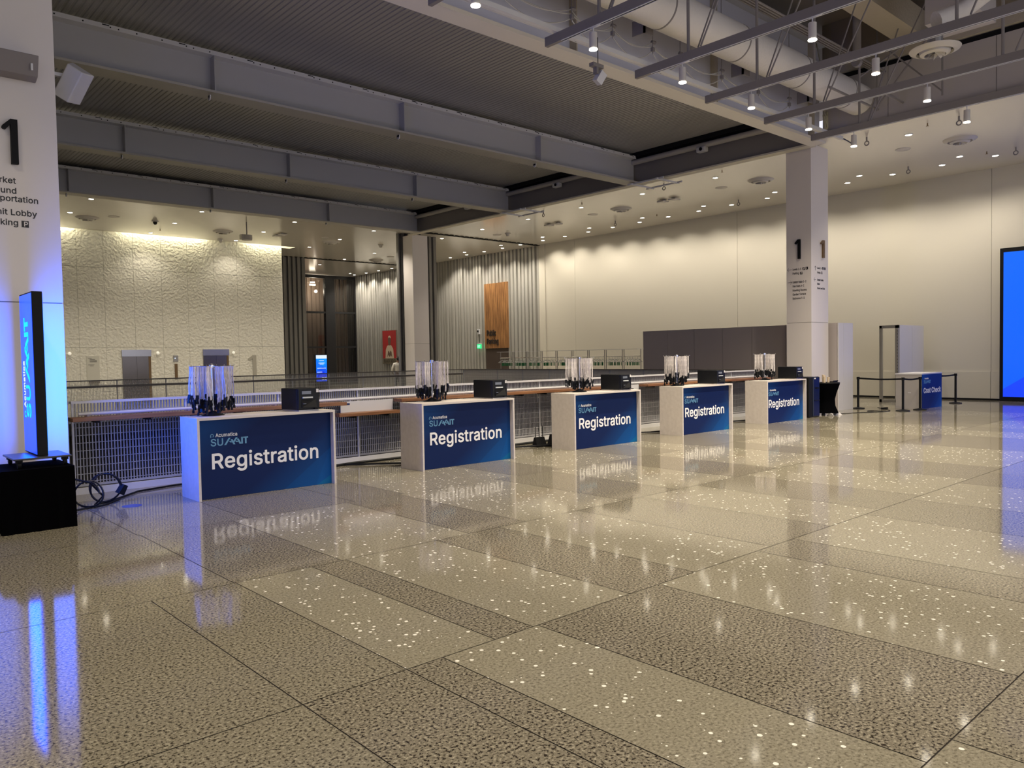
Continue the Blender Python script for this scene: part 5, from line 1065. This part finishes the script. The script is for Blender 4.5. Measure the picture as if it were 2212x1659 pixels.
# wood drink shelves fixed to the near guardrail
for x0, x1, z, lb in ((2.38, 6.22, 0.955, 'long reddish wood shelf on the near guardrail, behind the nearest counter'), (6.08, 7.30, 0.775, 'lower wood shelf behind the gap between the first and the second counter'),
                      (7.24, 12.62, 0.955, 'long wood shelf on the near guardrail behind the second and the middle counter'), (13.75, 19.1, 0.955, 'last wood shelf on the near guardrail behind the two farthest counters')):
    t = thing('wood_shelf', lb, 'shelf', (x0, GY-0.33, z), group='wood shelves on the near guardrail')
    MB().box(0, x1-x0, 0, 0.25, 0, 0.05).build('board', M_WOOD, t, bevel=0.004)
    q = 0.3
    while q < x1-x0:
        MB().box(q-0.05, q+0.05, 0.04, 0.07, -0.006, 0.0).box(q-0.02, q+0.02, 0.05, 0.29, -0.03, 0.0).build('bracket', M_BLACK, t); q += 0.62
for x0, x1, lb in ((6.24, 7.22, 'plain white infill panel above the lower wood shelf'), (12.66, 13.72, 'plain white infill panel in the near guardrail behind the fourth lanyard stand')):
    tag(MB().box(x0, x1, GY-0.09, GY-0.06, 0.80, 1.0).build('infill_panel', M_WHITEM), lb, 'panel', 'white infill panels')
t = thing('cable_connector', 'small dark blue connector at the right end of the first wood shelf', 'connector', (6.215, GY-0.30, 0.955))
MB().box(0, 0.07, 0, 0.04, 0.0, 0.03).build('plug', mat('navy_plastic', (0.02, 0.03, 0.12), 0.4), t)
MB().cyl((0.01, 0.02, 0.03), (0.01, 0.02, 0.06), 0.012).build('lug', M_CHROME, t)

# ================================================================= RIGHT SIDE
# booth wall
t = thing('booth_wall', 'grey fabric panelled booth wall with a white end, behind the right column', 'partition', (21.3, 10.05, 0))
ys_ = [0.04, 1.0, 1.59, 2.69, 3.72, 4.77, 5.83, 6.86]
for a, b_ in zip(ys_, ys_[1:]): MB().box(0.0, 0.05, a+0.006, b_-0.006, 0, 2.45).build('fabric_panel', M_GREYW, t)
for a, b_ in ((0.0, 0.30), (0.31, 0.89)): MB().box(a, b_, 0.0, 0.03, 0, 2.45).build('end_panel', M_WHITE, t)
MB().box(0.06, 0.09, 0.05, 6.86, 0, 2.44).build('backing', M_ALU, t)
# display frame
t = thing('display_frame', 'tall aluminium exhibition frame, one side open, one white, behind the coat check counter', 'frame', (25.5, 10.12, 0))
b = MB()
for y0, y1 in ((0.0, 0.09), (0.50, 0.58)): b.box(0, 0.09, y0, y1, 0, 2.45)
b.box(0, 0.09, 0, 0.58, 0, 0.09).box(0, 0.09, 0, 0.58, 2.36, 2.45)
b.build('open_frame', M_ALU, t)
b = MB()
for k in range(22): b.box(-0.004, 0.0, 0.012, 0.022, 0.15+0.1*k, 0.19+0.1*k)
b.build('slot_row', M_BLACK, t)
for a, b_ in ((0.09, 1.06), (1.07, 2.02)): MB().box(a, b_, -0.02, 0.02, 0.0, 2.45).build('white_panel', M_WHITE, t)
MB().box(1.95, 2.04, 0, 0.58, 0, 2.45).build('rear_frame', M_ALU, t)
# coat check counter
t = thing('coat_check_counter', 'white counter with a navy Coat Check panel, inside the rope barrier', 'counter', (23.02, 8.5, 0))
MB().box(0, 0.03, 0, 0.70, 0, 0.965).box(1.44, 1.47, 0, 0.70, 0, 0.965).box(0.03, 1.44, 0.65, 0.68, 0, 0.965).build('body', mat('grey_white_laminate', (0.40, 0.37, 0.34), 0.5), t)
MB().box(-0.01, 1.48, -0.01, 0.71, 0.965, 1.0).build('counter_top', M_WHITE, t)
pnl = MB().box(0, 1.45, -0.012, 0, 0, 0.965).build('front_panel', M_GRAPHC, t, loc=(0.01, -0.002, 0))
mb = MB(); text_mesh(mb, 'Coat Check', 0.145, (0.09, -0.012, 0.44), XP, UPV, 0.003, bold=8, width=1.28); mb.build('coat_check_lettering', M_TEXTW, pnl)
mb = MB(); text_mesh(mb, 'Acumatica', 0.04, (0.17, -0.012, 0.83), XP, UPV, 0.003, bold=3, width=0.28); mb.build('brand_lettering', M_TEXTW, pnl)
mb = MB(); summit_logo(mb, (0.10, -0.012, 0.71), XP, UPV, 0.50, 0.09, bold=7); ring_logo(mb, (0.125, -0.012, 0.85), 0.02, XP, UPV); mb.build('summit_lettering', M_TEXTB, pnl)
MB().box(-0.012, -0.004, 0.28, 0.36, 0.44, 0.46).build('handle', M_WHITE, t)
# stanchions
STN = [((22.36, 9.98), 'black belt stanchion at the left end of the rope line, beside the booth wall'), ((22.05, 8.62), 'black belt stanchion standing forward of the coat check counter'), ((22.70, 8.42), 'black belt stanchion at the near left corner of the coat check counter'),
       ((25.15, 8.92), 'black belt stanchion half hidden at the right end of the coat check counter'), ((26.0, 8.62), 'black belt stanchion farthest right, before the cream wall')]
s0 = None
for (x, y), lb in STN:
    if s0 is None:
        s0 = o = thing('belt_stanchion', lb, 'stanchion', (x, y, 0), group='belt stanchions round the coat check')
        MB().lathe([(0, 0), (0.175, 0), (0.175, 0.022), (0.06, 0.045), (0.035, 0.05), (0, 0.05)], 28).build('base', M_BLACKG, o)
        MB().cyl((0, 0, 0.04), (0, 0, 0.90), 0.032, n=18).build('post', M_BLACK, o, smooth=True)
        MB().cyl((0, 0, 0.84), (0, 0, 0.915), 0.042, n=18).build('belt_head', M_BLACK, o)
    else: o = copy_tree(s0); o.location = (x, y, 0); o['label'] = lb
def belt(a, b_, lb):
    a, b_ = Vector((*a, 0)), Vector((*b_, 0)); d = (b_-a).normalized(); a = a+d*0.043; b_ = b_-d*0.043; n_ = Vector((-d.y, d.x, 0))*0.0015; m = MB(); N = 10
    pts = [a.lerp(b_, k/N) for k in range(N+1)]; vs = []
    for k, p in enumerate(pts):
        z = 0.872-0.02*math.sin(PI*k/N)
        vs += [p-n_+Vector((0, 0, z-0.024)), p-n_+Vector((0, 0, z+0.024)), p+n_+Vector((0, 0, z+0.024)), p+n_+Vector((0, 0, z-0.024))]
    m.add(vs, [(4*i+j, 4*i+(j+1) % 4, 4*i+4+(j+1) % 4, 4*i+4+j) for i in range(N) for j in range(4)])
    tag(m.build('barrier_belt', M_BLACK), lb, 'belt', 'barrier belts')
belt(STN[0][0], STN[1][0], 'black belt stretched from the left stanchion to the one before the counter')
belt(STN[1][0], STN[2][0], 'short black belt between the two stanchions before the coat check counter')
belt(STN[3][0], STN[4][0], 'short black belt at the right of the coat check counter')
# water cooler and covered table
t = thing('water_cooler', 'tall black water cooler just right of the farthest registration counter', 'water cooler', (18.72, 9.5, 0), rz=-0.12)
MB().box(-0.16, 0.0, 0, 0.36, 0.01, 1.02).build('body', M_BLACK, t, bevel=0.02)
MB().box(0.0, 0.30, -0.01, 0.36, 0.01, 1.03).build('front_shell', mat('dark_blue_black_gloss', (0.006, 0.01, 0.03), 0.15), t, bevel=0.03)
MB().box(0.06, 0.26, -0.03, 0.0, 0.42, 0.44).build('drip_tray', M_BLACKG, t)
MB().box(0.05, 0.11, -0.016, -0.008, 0.97, 1.0).build('badge', M_WHITE, t)
for k in range(2): MB().box(0.12+0.06*k, 0.15+0.06*k, -0.04, -0.008, 0.72, 0.76).build('tap', M_BLACKG, t)
t = thing('cocktail_table', 'round table in a black stretch cover with white feet, beside the water cooler', 'table', (19.68, 9.62, 0))
MB().lathe([(0.335, 0.83), (0.33, 0.80), (0.26, 0.60), (0.215, 0.42), (0.225, 0.25), (0.30, 0.06)], 26).build('stretch_cover', M_DRAPE, t, smooth=True)
MB().lathe([(0, 0.855), (0.335, 0.855), (0.34, 0.83), (0, 0.83)], 26).build('table_top', M_BLACK, t)
for a in (-2.3, -0.9, 0.7, 2.3): MB().hex([(0.20*math.cos(a)-0.05, 0.20*math.sin(a)-0.05, 0), (0.33*math.cos(a)+0.05, 0.33*math.sin(a)-0.05, 0), (0.33*math.cos(a)+0.05, 0.33*math.sin(a)+0.05, 0), (0.20*math.cos(a)-0.05, 0.20*math.sin(a)+0.05, 0), (0.28*math.cos(a)-0.03, 0.28*math.sin(a)-0.03, 0.07), (0.28*math.cos(a)+0.03, 0.28*math.sin(a)-0.03, 0.07), (0.28*math.cos(a)+0.03, 0.28*math.sin(a)+0.03, 0.07), (0.28*math.cos(a)-0.03, 0.28*math.sin(a)+0.03, 0.07)]).build('foot', M_WHITE, t)
tag(MB().box(19.72, 19.97, 9.45, 9.62, 0.856, 0.875).box(19.74, 19.98, 9.44, 9.46, 0.875, 0.90).build('napkin_tray', M_BLACK), 'small black tray at the right edge of the covered round table', 'tray')
c0 = None
for k, (x, y, h_) in enumerate(((19.45, 9.55, 0.16), (19.53, 9.62, 0.20), (19.60, 9.52, 0.14), (19.66, 9.66, 0.18), (19.50, 9.74, 0.15))):
    if c0 is None:
        c0 = o = MB().lathe([(0, 0), (0.028, 0), (0.037, 1.0), (0, 1.0)], 14).build('paper_cup_stack', M_CARD)
    else: o = copy_tree(c0)
    o.location = (x, y, 0.856); o.scale = (1, 1, h_)
    tag(o, ['front left stack of paper cups on the covered table', 'tallest stack of paper cups on the covered table', 'shortest stack of paper cups on the covered table', 'rightmost stack of paper cups on the covered table', 'rearmost stack of paper cups on the covered table'][k], 'cups', 'stacks of paper cups')
cable('floor_cable', [(20.1, 9.5, 0.008), (20.7, 9.3, 0.008), (21.2, 9.05, 0.008), (21.5, 8.9, 0.008), (21.75, 9.25, 0.008), (21.5, 9.35, 0.008), (21.3, 9.0, 0.008), (21.9, 8.9, 0.008), (22.6, 9.4, 0.008), (23.0, 9.7, 0.008)], 0.008, 'thin dark cable lying loose on the floor left of the coat check counter')
tag(MB().box(22.42, 22.70, 9.28, 9.36, 0, 0.045).build('power_strip', M_BLACK), 'black power strip on the floor left of the coat check counter', 'power strip')
# LED wall
t = thing('led_wall', 'big glowing blue screen with black frame at the right edge, in front of the cream wall', 'screen', (27.72, 1.55, 0))
MB().box(0, 0.24, 0, 6.38, 0, 4.77).build('black_frame', M_BLACK, t)
MB().box(-0.008, 0.0, 0.0, 6.18, 0, 4.50).build('led_screen', M_LED, t, loc=(0, 0.10, 0.14))
# ================================================================= FAR SIDE
# lift lobby fittings
YT = 36.95
for x, z, lb in ((8.107, 2.11, 'small white ball wall lamp left of the lift lobby plaque'), (11.66, 2.10, 'small white ball wall lamp between the two lifts'), (15.14, 2.08, 'small white ball wall lamp right of the second lift')):
    t = thing('ball_sconce', lb, 'wall lamp', (x, YT-0.10, z), group='ball lamps on the lift wall')
    MB().lathe([(0.068*math.sin(PI*k/10), -0.068*math.cos(PI*k/10)) for k in range(11)], 18).build('globe', mat('white_globe', (0.8, 0.78, 0.72), 0.35, emit=(1, 0.92, 0.75), strength=0.25), t, smooth=True)
    MB().cyl((0, 0.07, 0), (0, 0.10, 0), 0.05).build('wall_plate', M_WHITEM, t)
t = thing('wall_plaque', 'tall pale information plaque left of the first lift', 'sign', (8.76, YT-0.03, 0.95))
MB().box(0, 0.50, 0, 0.03, 0, 1.05).build('plate', M_PLAQUE, t)
b = MB()
for k, (x0, x1, z) in enumerate(((0.06, 0.2, 0.95), (0.12, 0.33, 0.90), (0.12, 0.40, 0.855), (0.12, 0.40, 0.82), (0.12, 0.40, 0.785), (0.06, 0.30, 0.665), (0.12, 0.27, 0.62))): b.box(x0, x1, -0.003, 0, z, z+0.014)
b.build('text_lines', M_TEXT, t)
MB().box(0.08, 0.48, -0.05, 0.02, -0.13, -0.01).build('lower_box', M_RAILD, t)
t = thing('lift_call_panel', 'small metal lift call panel with lit button between the lifts', 'panel', (13.0-0.65, YT-0.03, 0.9))
MB().box(0, 0.22, 0, 0.03, 0.80, 1.08).build('upper_plate', M_ALU, t)
MB().box(0.06, 0.10, -0.006, 0, 0.92, 0.98).build('lit_button', M_WHITEGLOW, t)
MB().box(0.05, 0.18, 0, 0.02, 0.0, 0.70).build('lower_plate', M_BRONZE, t)
mb = MB(); numeral_one(mb, (15.88, YT-0.005, 0.95), XP, UPV, 0.42, 1.0, 0.03)
tag(mb.build('level_number', mat('shadowy_number', (0.42, 0.395, 0.33), 0.5)), 'large pale number 1 standing on the lift wall right of the lifts', 'number')  # shadow that outlines the number is put into its darker colour
# timber panel, exit sign, door, poster on the corrugated wall
t = thing('timber_sign_panel', 'tall vertical timber panel with dark lettering, fixed to the corrugated wall', 'sign', (27.98, 33.25, 2.13))
MB().box(-0.05, 0.10, -1.92, 0, 0, 3.56).build('timber_boards', M_WOODV, t)
b = MB()
for k in range(1, 12): b.box(-0.053, -0.049, -0.16*k-0.006, -0.16*k, 0, 3.56)
b.build('board_gaps', M_BLACK, t)
mb = MB(); text_mesh(mb, 'Public', 0.30, (-0.055, -0.18, 0.70), (0, -1, 0), UPV, 0.02, bold=5, width=0.80); text_mesh(mb, 'Parking', 0.30, (-0.055, -0.18, 0.24), (0, -1, 0), UPV, 0.02, bold=5, width=1.0)
mb.build('dark_lettering', M_TEXT, t)
struct(MB().box(27.97, 28.1, 31.38, 33.22, 0, 2.12).build('door_3', M_DOORB))
t = thing('exit_sign', 'small green glowing exit sign left of the timber panel', 'sign', (27.9, 33.72, 2.14))
MB().box(-0.03, 0.03, -0.16, 0.16, 0, 0.24).build('lit_face', M_GREENSIGN, t); MB().box(-0.035, 0.035, -0.17, 0.17, 0.24, 0.28).build('housing', M_WHITEM, t)
mb = MB(); text_mesh(mb, 'EXIT', 0.13, (-0.031, 0.125, 0.055), (0, -1, 0), UPV, 0.003, bold=5, width=0.25); mb.build('exit_lettering', mat('pale_green_lettering', (0.5, 0.9, 0.6), 0.5, emit=(0.3, 1.0, 0.5), strength=1.0), t)
MB().box(0.0, 0.3, -0.02, 0.02, 0.28, 0.30).build('arm', M_WHITEM, t)
t = thing('alarm_strobe', 'small white and black alarm unit on the corrugated wall above the exit sign', 'alarm', (28.0, 33.87, 2.95))
MB().box(-0.05, 0.1, -0.09, 0.09, 0, 0.28).build('base', M_WHITEM, t); MB().cyl((-0.07, 0, 0.16), (-0.05, 0, 0.16), 0.06).build('sounder', M_BLACK, t)
t = thing('framed_poster', 'framed red poster of a figure in a pale shirt, on the corrugated wall', 'poster', (27.98, 42.1, 1.32))
MB().box(-0.04, 0.06, 0, 1.62, 0, 2.18).build('frame', M_RAILD, t)
MB().box(-0.045, -0.04, 0.03, 1.59, 0.36, 2.15).build('red_print', M_REDART, t)
def art(P_, m, name, d_=0.003, off=-0.0455):
    mb = MB(); poly_plate(mb, P_, (off, 1.59, 0), (0, -1, 0), UPV, d_); mb.build(name, m, t)
art([(0.30, 0.36), (1.30, 0.36), (1.22, 0.95), (1.02, 1.18), (0.88, 1.24), (0.70, 1.24), (0.52, 1.16), (0.36, 0.92)], M_ARTA, 'printed_shirt')
art([(0.68, 1.20), (0.90, 1.20), (0.95, 1.42), (0.96, 1.62), (0.90, 1.72), (0.70, 1.72), (0.63, 1.62), (0.64, 1.42)], M_ARTB, 'printed_head', 0.004)
art([(0.64, 1.66), (0.70, 1.80), (0.85, 1.83), (0.97, 1.74), (0.99, 1.64), (0.90, 1.70), (0.74, 1.72)], M_ARTA, 'printed_cap', 0.005)
art([(0.50, 0.40), (0.62, 0.80), (0.72, 0.86), (0.80, 0.70), (0.90, 0.86), (1.02, 0.78), (1.10, 0.40), (0.95, 0.56), (0.80, 0.44), (0.66, 0.58)], M_ARTB, 'printed_shading', 0.004)
MB().box(-0.046, -0.04, 0.03, 1.59, 0.03, 0.34).build('caption_band', mat('poster_olive_band', (0.20, 0.17, 0.12), 0.6), t)
mb = MB(); text_mesh(mb, 'BLACK GOLD', 0.20, (-0.047, 1.48, 0.09), (0, -1, 0), UPV, 0.003, bold=8, width=1.36); mb.build('caption', M_TEXT, t)
# kiosk before the portal
t = thing('digital_kiosk', 'glowing blue and white digital kiosk before the dark glass portal', 'kiosk', (17.67, 32.9, 0))
MB().box(-0.32, 0.32, 0, 0.16, 0, 1.92).build('cabinet', M_BLACK, t)
k1 = MB().box(0, 0.55, -0.006, 0, 0, 1.22).build('kiosk_screen', M_KIOSK, t, loc=(-0.275, 0, 0.66))
MB().box(0, 0.55, -0.009, -0.006, 1.06, 1.22).build('screen_header', M_WHITEGLOW, k1)
b = MB()
for x0, x1, z in ((0.16, 0.40, 0.95), (0.12, 0.43, 0.84), (0.18, 0.38, 0.79), (0.05, 0.5, 0.60), (0.04, 0.30, 0.42), (0.04, 0.24, 0.10)): b.box(x0, x1, -0.0085, -0.006, z, z+0.025)
b.cyl((0.33, -0.009, 0.13), (0.33, -0.006, 0.13), 0.075, n=20).cyl((0.47, -0.009, 0.13), (0.47, -0.006, 0.13), 0.075, n=20)
b.build('screen_text', M_WHITEGLOW, k1)
poly = MB(); poly_plate(poly, [(0.03, 0.20), (0.12, 0.34), (0.20, 0.38), (0.27, 0.48), (0.36, 0.47), (0.45, 0.38), (0.53, 0.34), (0.53, 0.20)], (0, -0.006, 0), XP, UPV, 0.002)
poly.build('mountain_shape', mat('deep_blue_glow', (0, 0, 0), 0.5, emit=(0, 0.02, 0.45), strength=1.0), k1)
# a lamp glimpsed through the portal
tag(MB().box(25.35, 25.75, 48.5, 48.6, 6.72, 6.82).box(25.4, 25.7, 48.5, 48.6, 6.92, 6.97).build('hall_lamp', M_LAMP), 'bright lamp seen through the top of the dark glass portal', 'lamp')
lamp('hall_lamp_light', 'POINT', (25.6, 48.2, 6.3), 60, WARM, shadow_soft_size=0.1)
# garment racks with hangers
h0 = None; r0 = None
YR = [19.15+0.93*k for k in range(9)]
rl_ = ['garment rack closest to the grey booth wall', 'second garment rack from the booth wall', 'third garment rack from the booth wall', 'fourth garment rack from the booth wall', 'middle garment rack of the row', 'fourth garment rack from the far left end', 'third garment rack from the far left end', 'second garment rack from the far left end', 'garment rack at the far left end of the row']
for k, y in enumerate(YR):
    if r0 is None:
        r0 = o = thing('garment_rack', rl_[k], 'garment rack', (24.0, y, 0), group='garment racks in a row')
        b = MB()
        for yy in (0.02, 0.86):
            b.cyl((0, yy, 0.06), (0, yy, 1.88), 0.016, n=8)
            b.cyl((-0.26, yy, 0.06), (0.26, yy, 0.06), 0.014, n=8)
        b.cyl((0.25, 0.02, 0.06), (0.25, 0.86, 0.06), 0.012, n=8)
        b.build('frame', M_TRACK, o)
        MB().cyl((0, 0.0, 1.60), (0, 0.88, 1.60), 0.017, n=8).build('hanging_rail', M_CHROME, o)
        b = MB(); b.box(-0.22, -0.20, 0, 0.88, 1.87, 1.885).box(0.20, 0.22, 0, 0.88, 1.87, 1.885)
        for q in range(14): b.box(-0.22, 0.22, 0.03+0.063*q, 0.045+0.063*q, 1.87, 1.882)
        b.build('top_shelf', M_WHITEM, o)
    else: o = copy_tree(r0); o.location = (24.0, y, 0); o['label'] = rl_[k]
    r = random.Random(k)
    for q in range(9):
        if h0 is None:
            h0 = l = MB().tube([(0, 0, 0.0), (0, 0, -0.07), (-0.21, 0, -0.17), (-0.22, 0, -0.19), (0.22, 0, -0.19), (0.21, 0, -0.17), (0, 0, -0.07)], 0.008, 5).tube([(0, 0, 0), (0.02, 0, 0.03), (0, 0, 0.05), (-0.02, 0, 0.03)], 0.004, 5).build('coat_hanger', mat('black_white_hanger', (0.30, 0.31, 0.30), 0.4))
            mb = MB(); mb.box(-0.03, 0.03, -0.002, 0.002, -0.33, -0.19); mb.build('numbered_tag', M_GREEN, l)
        else: l = copy_tree(h0)
        l.location = (24.0, y+0.09+0.085*q+r.uniform(-0.02, 0.02), 1.565); l.rotation_euler = (0, 0, r.uniform(-0.5, 0.5))
        tag(l, 'coat hanger with a green tag hanging in the row of garment racks', 'coat hanger', 'coat hangers on the racks')
# walking person across the opening
def skin_body(name, verts, edges, radii, m, parent, sub=1, root=0):
    me = bpy.data.meshes.new(name); me.from_pydata(verts, edges, []); o = bpy.data.objects.new(name, me); C.objects.link(o)
    sk = o.modifiers.new('skin', 'SKIN'); sk.use_smooth_shade = True
    for v, rr in zip(me.skin_vertices[0].data, radii): v.radius = rr
    me.skin_vertices[0].data[root].use_root = True
    sb = o.modifiers.new('sub', 'SUBSURF'); sb.levels = sub; sb.render_levels = sub
    me.materials.append(m); o.parent = parent
    return o
t = thing('person', 'person in a white shirt seen from behind, leaning left, across the opening before the poster', 'person', (20.62, 31.0, 0), rz=-0.2)
V = [(0, 0, 0.95), (0, 0, 1.12), (-0.01, -0.01, 1.30), (-0.01, -0.02, 1.42), (0.02, -0.01, 1.50), (0.04, 0, 1.58), (0.05, 0.0, 1.66),
     (-0.17, 0, 1.40), (-0.26, 0.02, 1.17), (-0.20, 0.16, 0.98), (-0.17, 0.22, 0.94), (0.16, 0, 1.42), (0.25, 0.0, 1.18), (0.18, 0.14, 1.00), (0.15, 0.20, 0.97),
     (-0.09, 0, 0.88), (-0.10, 0.03, 0.49), (-0.10, -0.02, 0.09), (-0.10, 0.12, 0.04), (0.09, 0, 0.88), (0.11, 0.02, 0.49), (0.12, -0.04, 0.09), (0.12, 0.10, 0.04)]
E_ = [(0, 1), (1, 2), (2, 3), (3, 4), (4, 5), (5, 6), (3, 7), (7, 8), (8, 9), (9, 10), (3, 11), (11, 12), (12, 13), (13, 14), (0, 15), (15, 16), (16, 17), (17, 18), (0, 19), (19, 20), (20, 21), (21, 22)]
R_ = [(0.14, 0.10), (0.13, 0.09), (0.15, 0.10), (0.11, 0.08), (0.05, 0.05), (0.075, 0.085), (0.07, 0.08), (0.055, 0.055), (0.043, 0.043), (0.032, 0.032), (0.03, 0.02), (0.055, 0.055), (0.043, 0.043), (0.032, 0.032), (0.03, 0.02),
      (0.085, 0.09), (0.055, 0.06), (0.04, 0.04), (0.04, 0.025), (0.085, 0.09), (0.055, 0.06), (0.04, 0.04), (0.04, 0.025)]
body = skin_body('body', V, E_, R_, M_SKIN, t)
sh_v = [(0, 0, 0.93), (0, 0, 1.12), (-0.01, -0.01, 1.30), (-0.01, -0.02, 1.415), (0.015, -0.01, 1.46), (-0.17, 0, 1.40), (-0.26, 0.02, 1.17), (-0.215, 0.13, 1.02), (0.16, 0, 1.42), (0.25, 0.0, 1.18), (0.195, 0.11, 1.04)]
skin_body('shirt', sh_v, [(0, 1), (1, 2), (2, 3), (3, 4), (3, 5), (5, 6), (6, 7), (3, 8), (8, 9), (9, 10)], [(0.165, 0.12), (0.155, 0.11), (0.17, 0.12), (0.13, 0.10), (0.065, 0.065), (0.075, 0.075), (0.06, 0.06), (0.05, 0.05), (0.075, 0.075), (0.06, 0.06), (0.05, 0.05)], M_SHIRT, body)
skin_body('trousers', [(0, 0, 0.97), (-0.09, 0, 0.86), (-0.10, 0.03, 0.49), (-0.10, -0.02, 0.10), (0.09, 0, 0.86), (0.11, 0.02, 0.49), (0.12, -0.04, 0.10)], [(0, 1), (1, 2), (2, 3), (0, 4), (4, 5), (5, 6)], [(0.16, 0.12), (0.105, 0.11), (0.075, 0.08), (0.06, 0.06), (0.105, 0.11), (0.075, 0.08), (0.06, 0.06)], M_NAVY, body)
hp = MB().lathe([(0.095*math.sin(PI*k/9), 0.115*math.cos(PI*k/9)) for k in range(9)], 16)
hp.build('hair', M_HAIR, body, smooth=True, loc=(0.048, -0.014, 1.655))
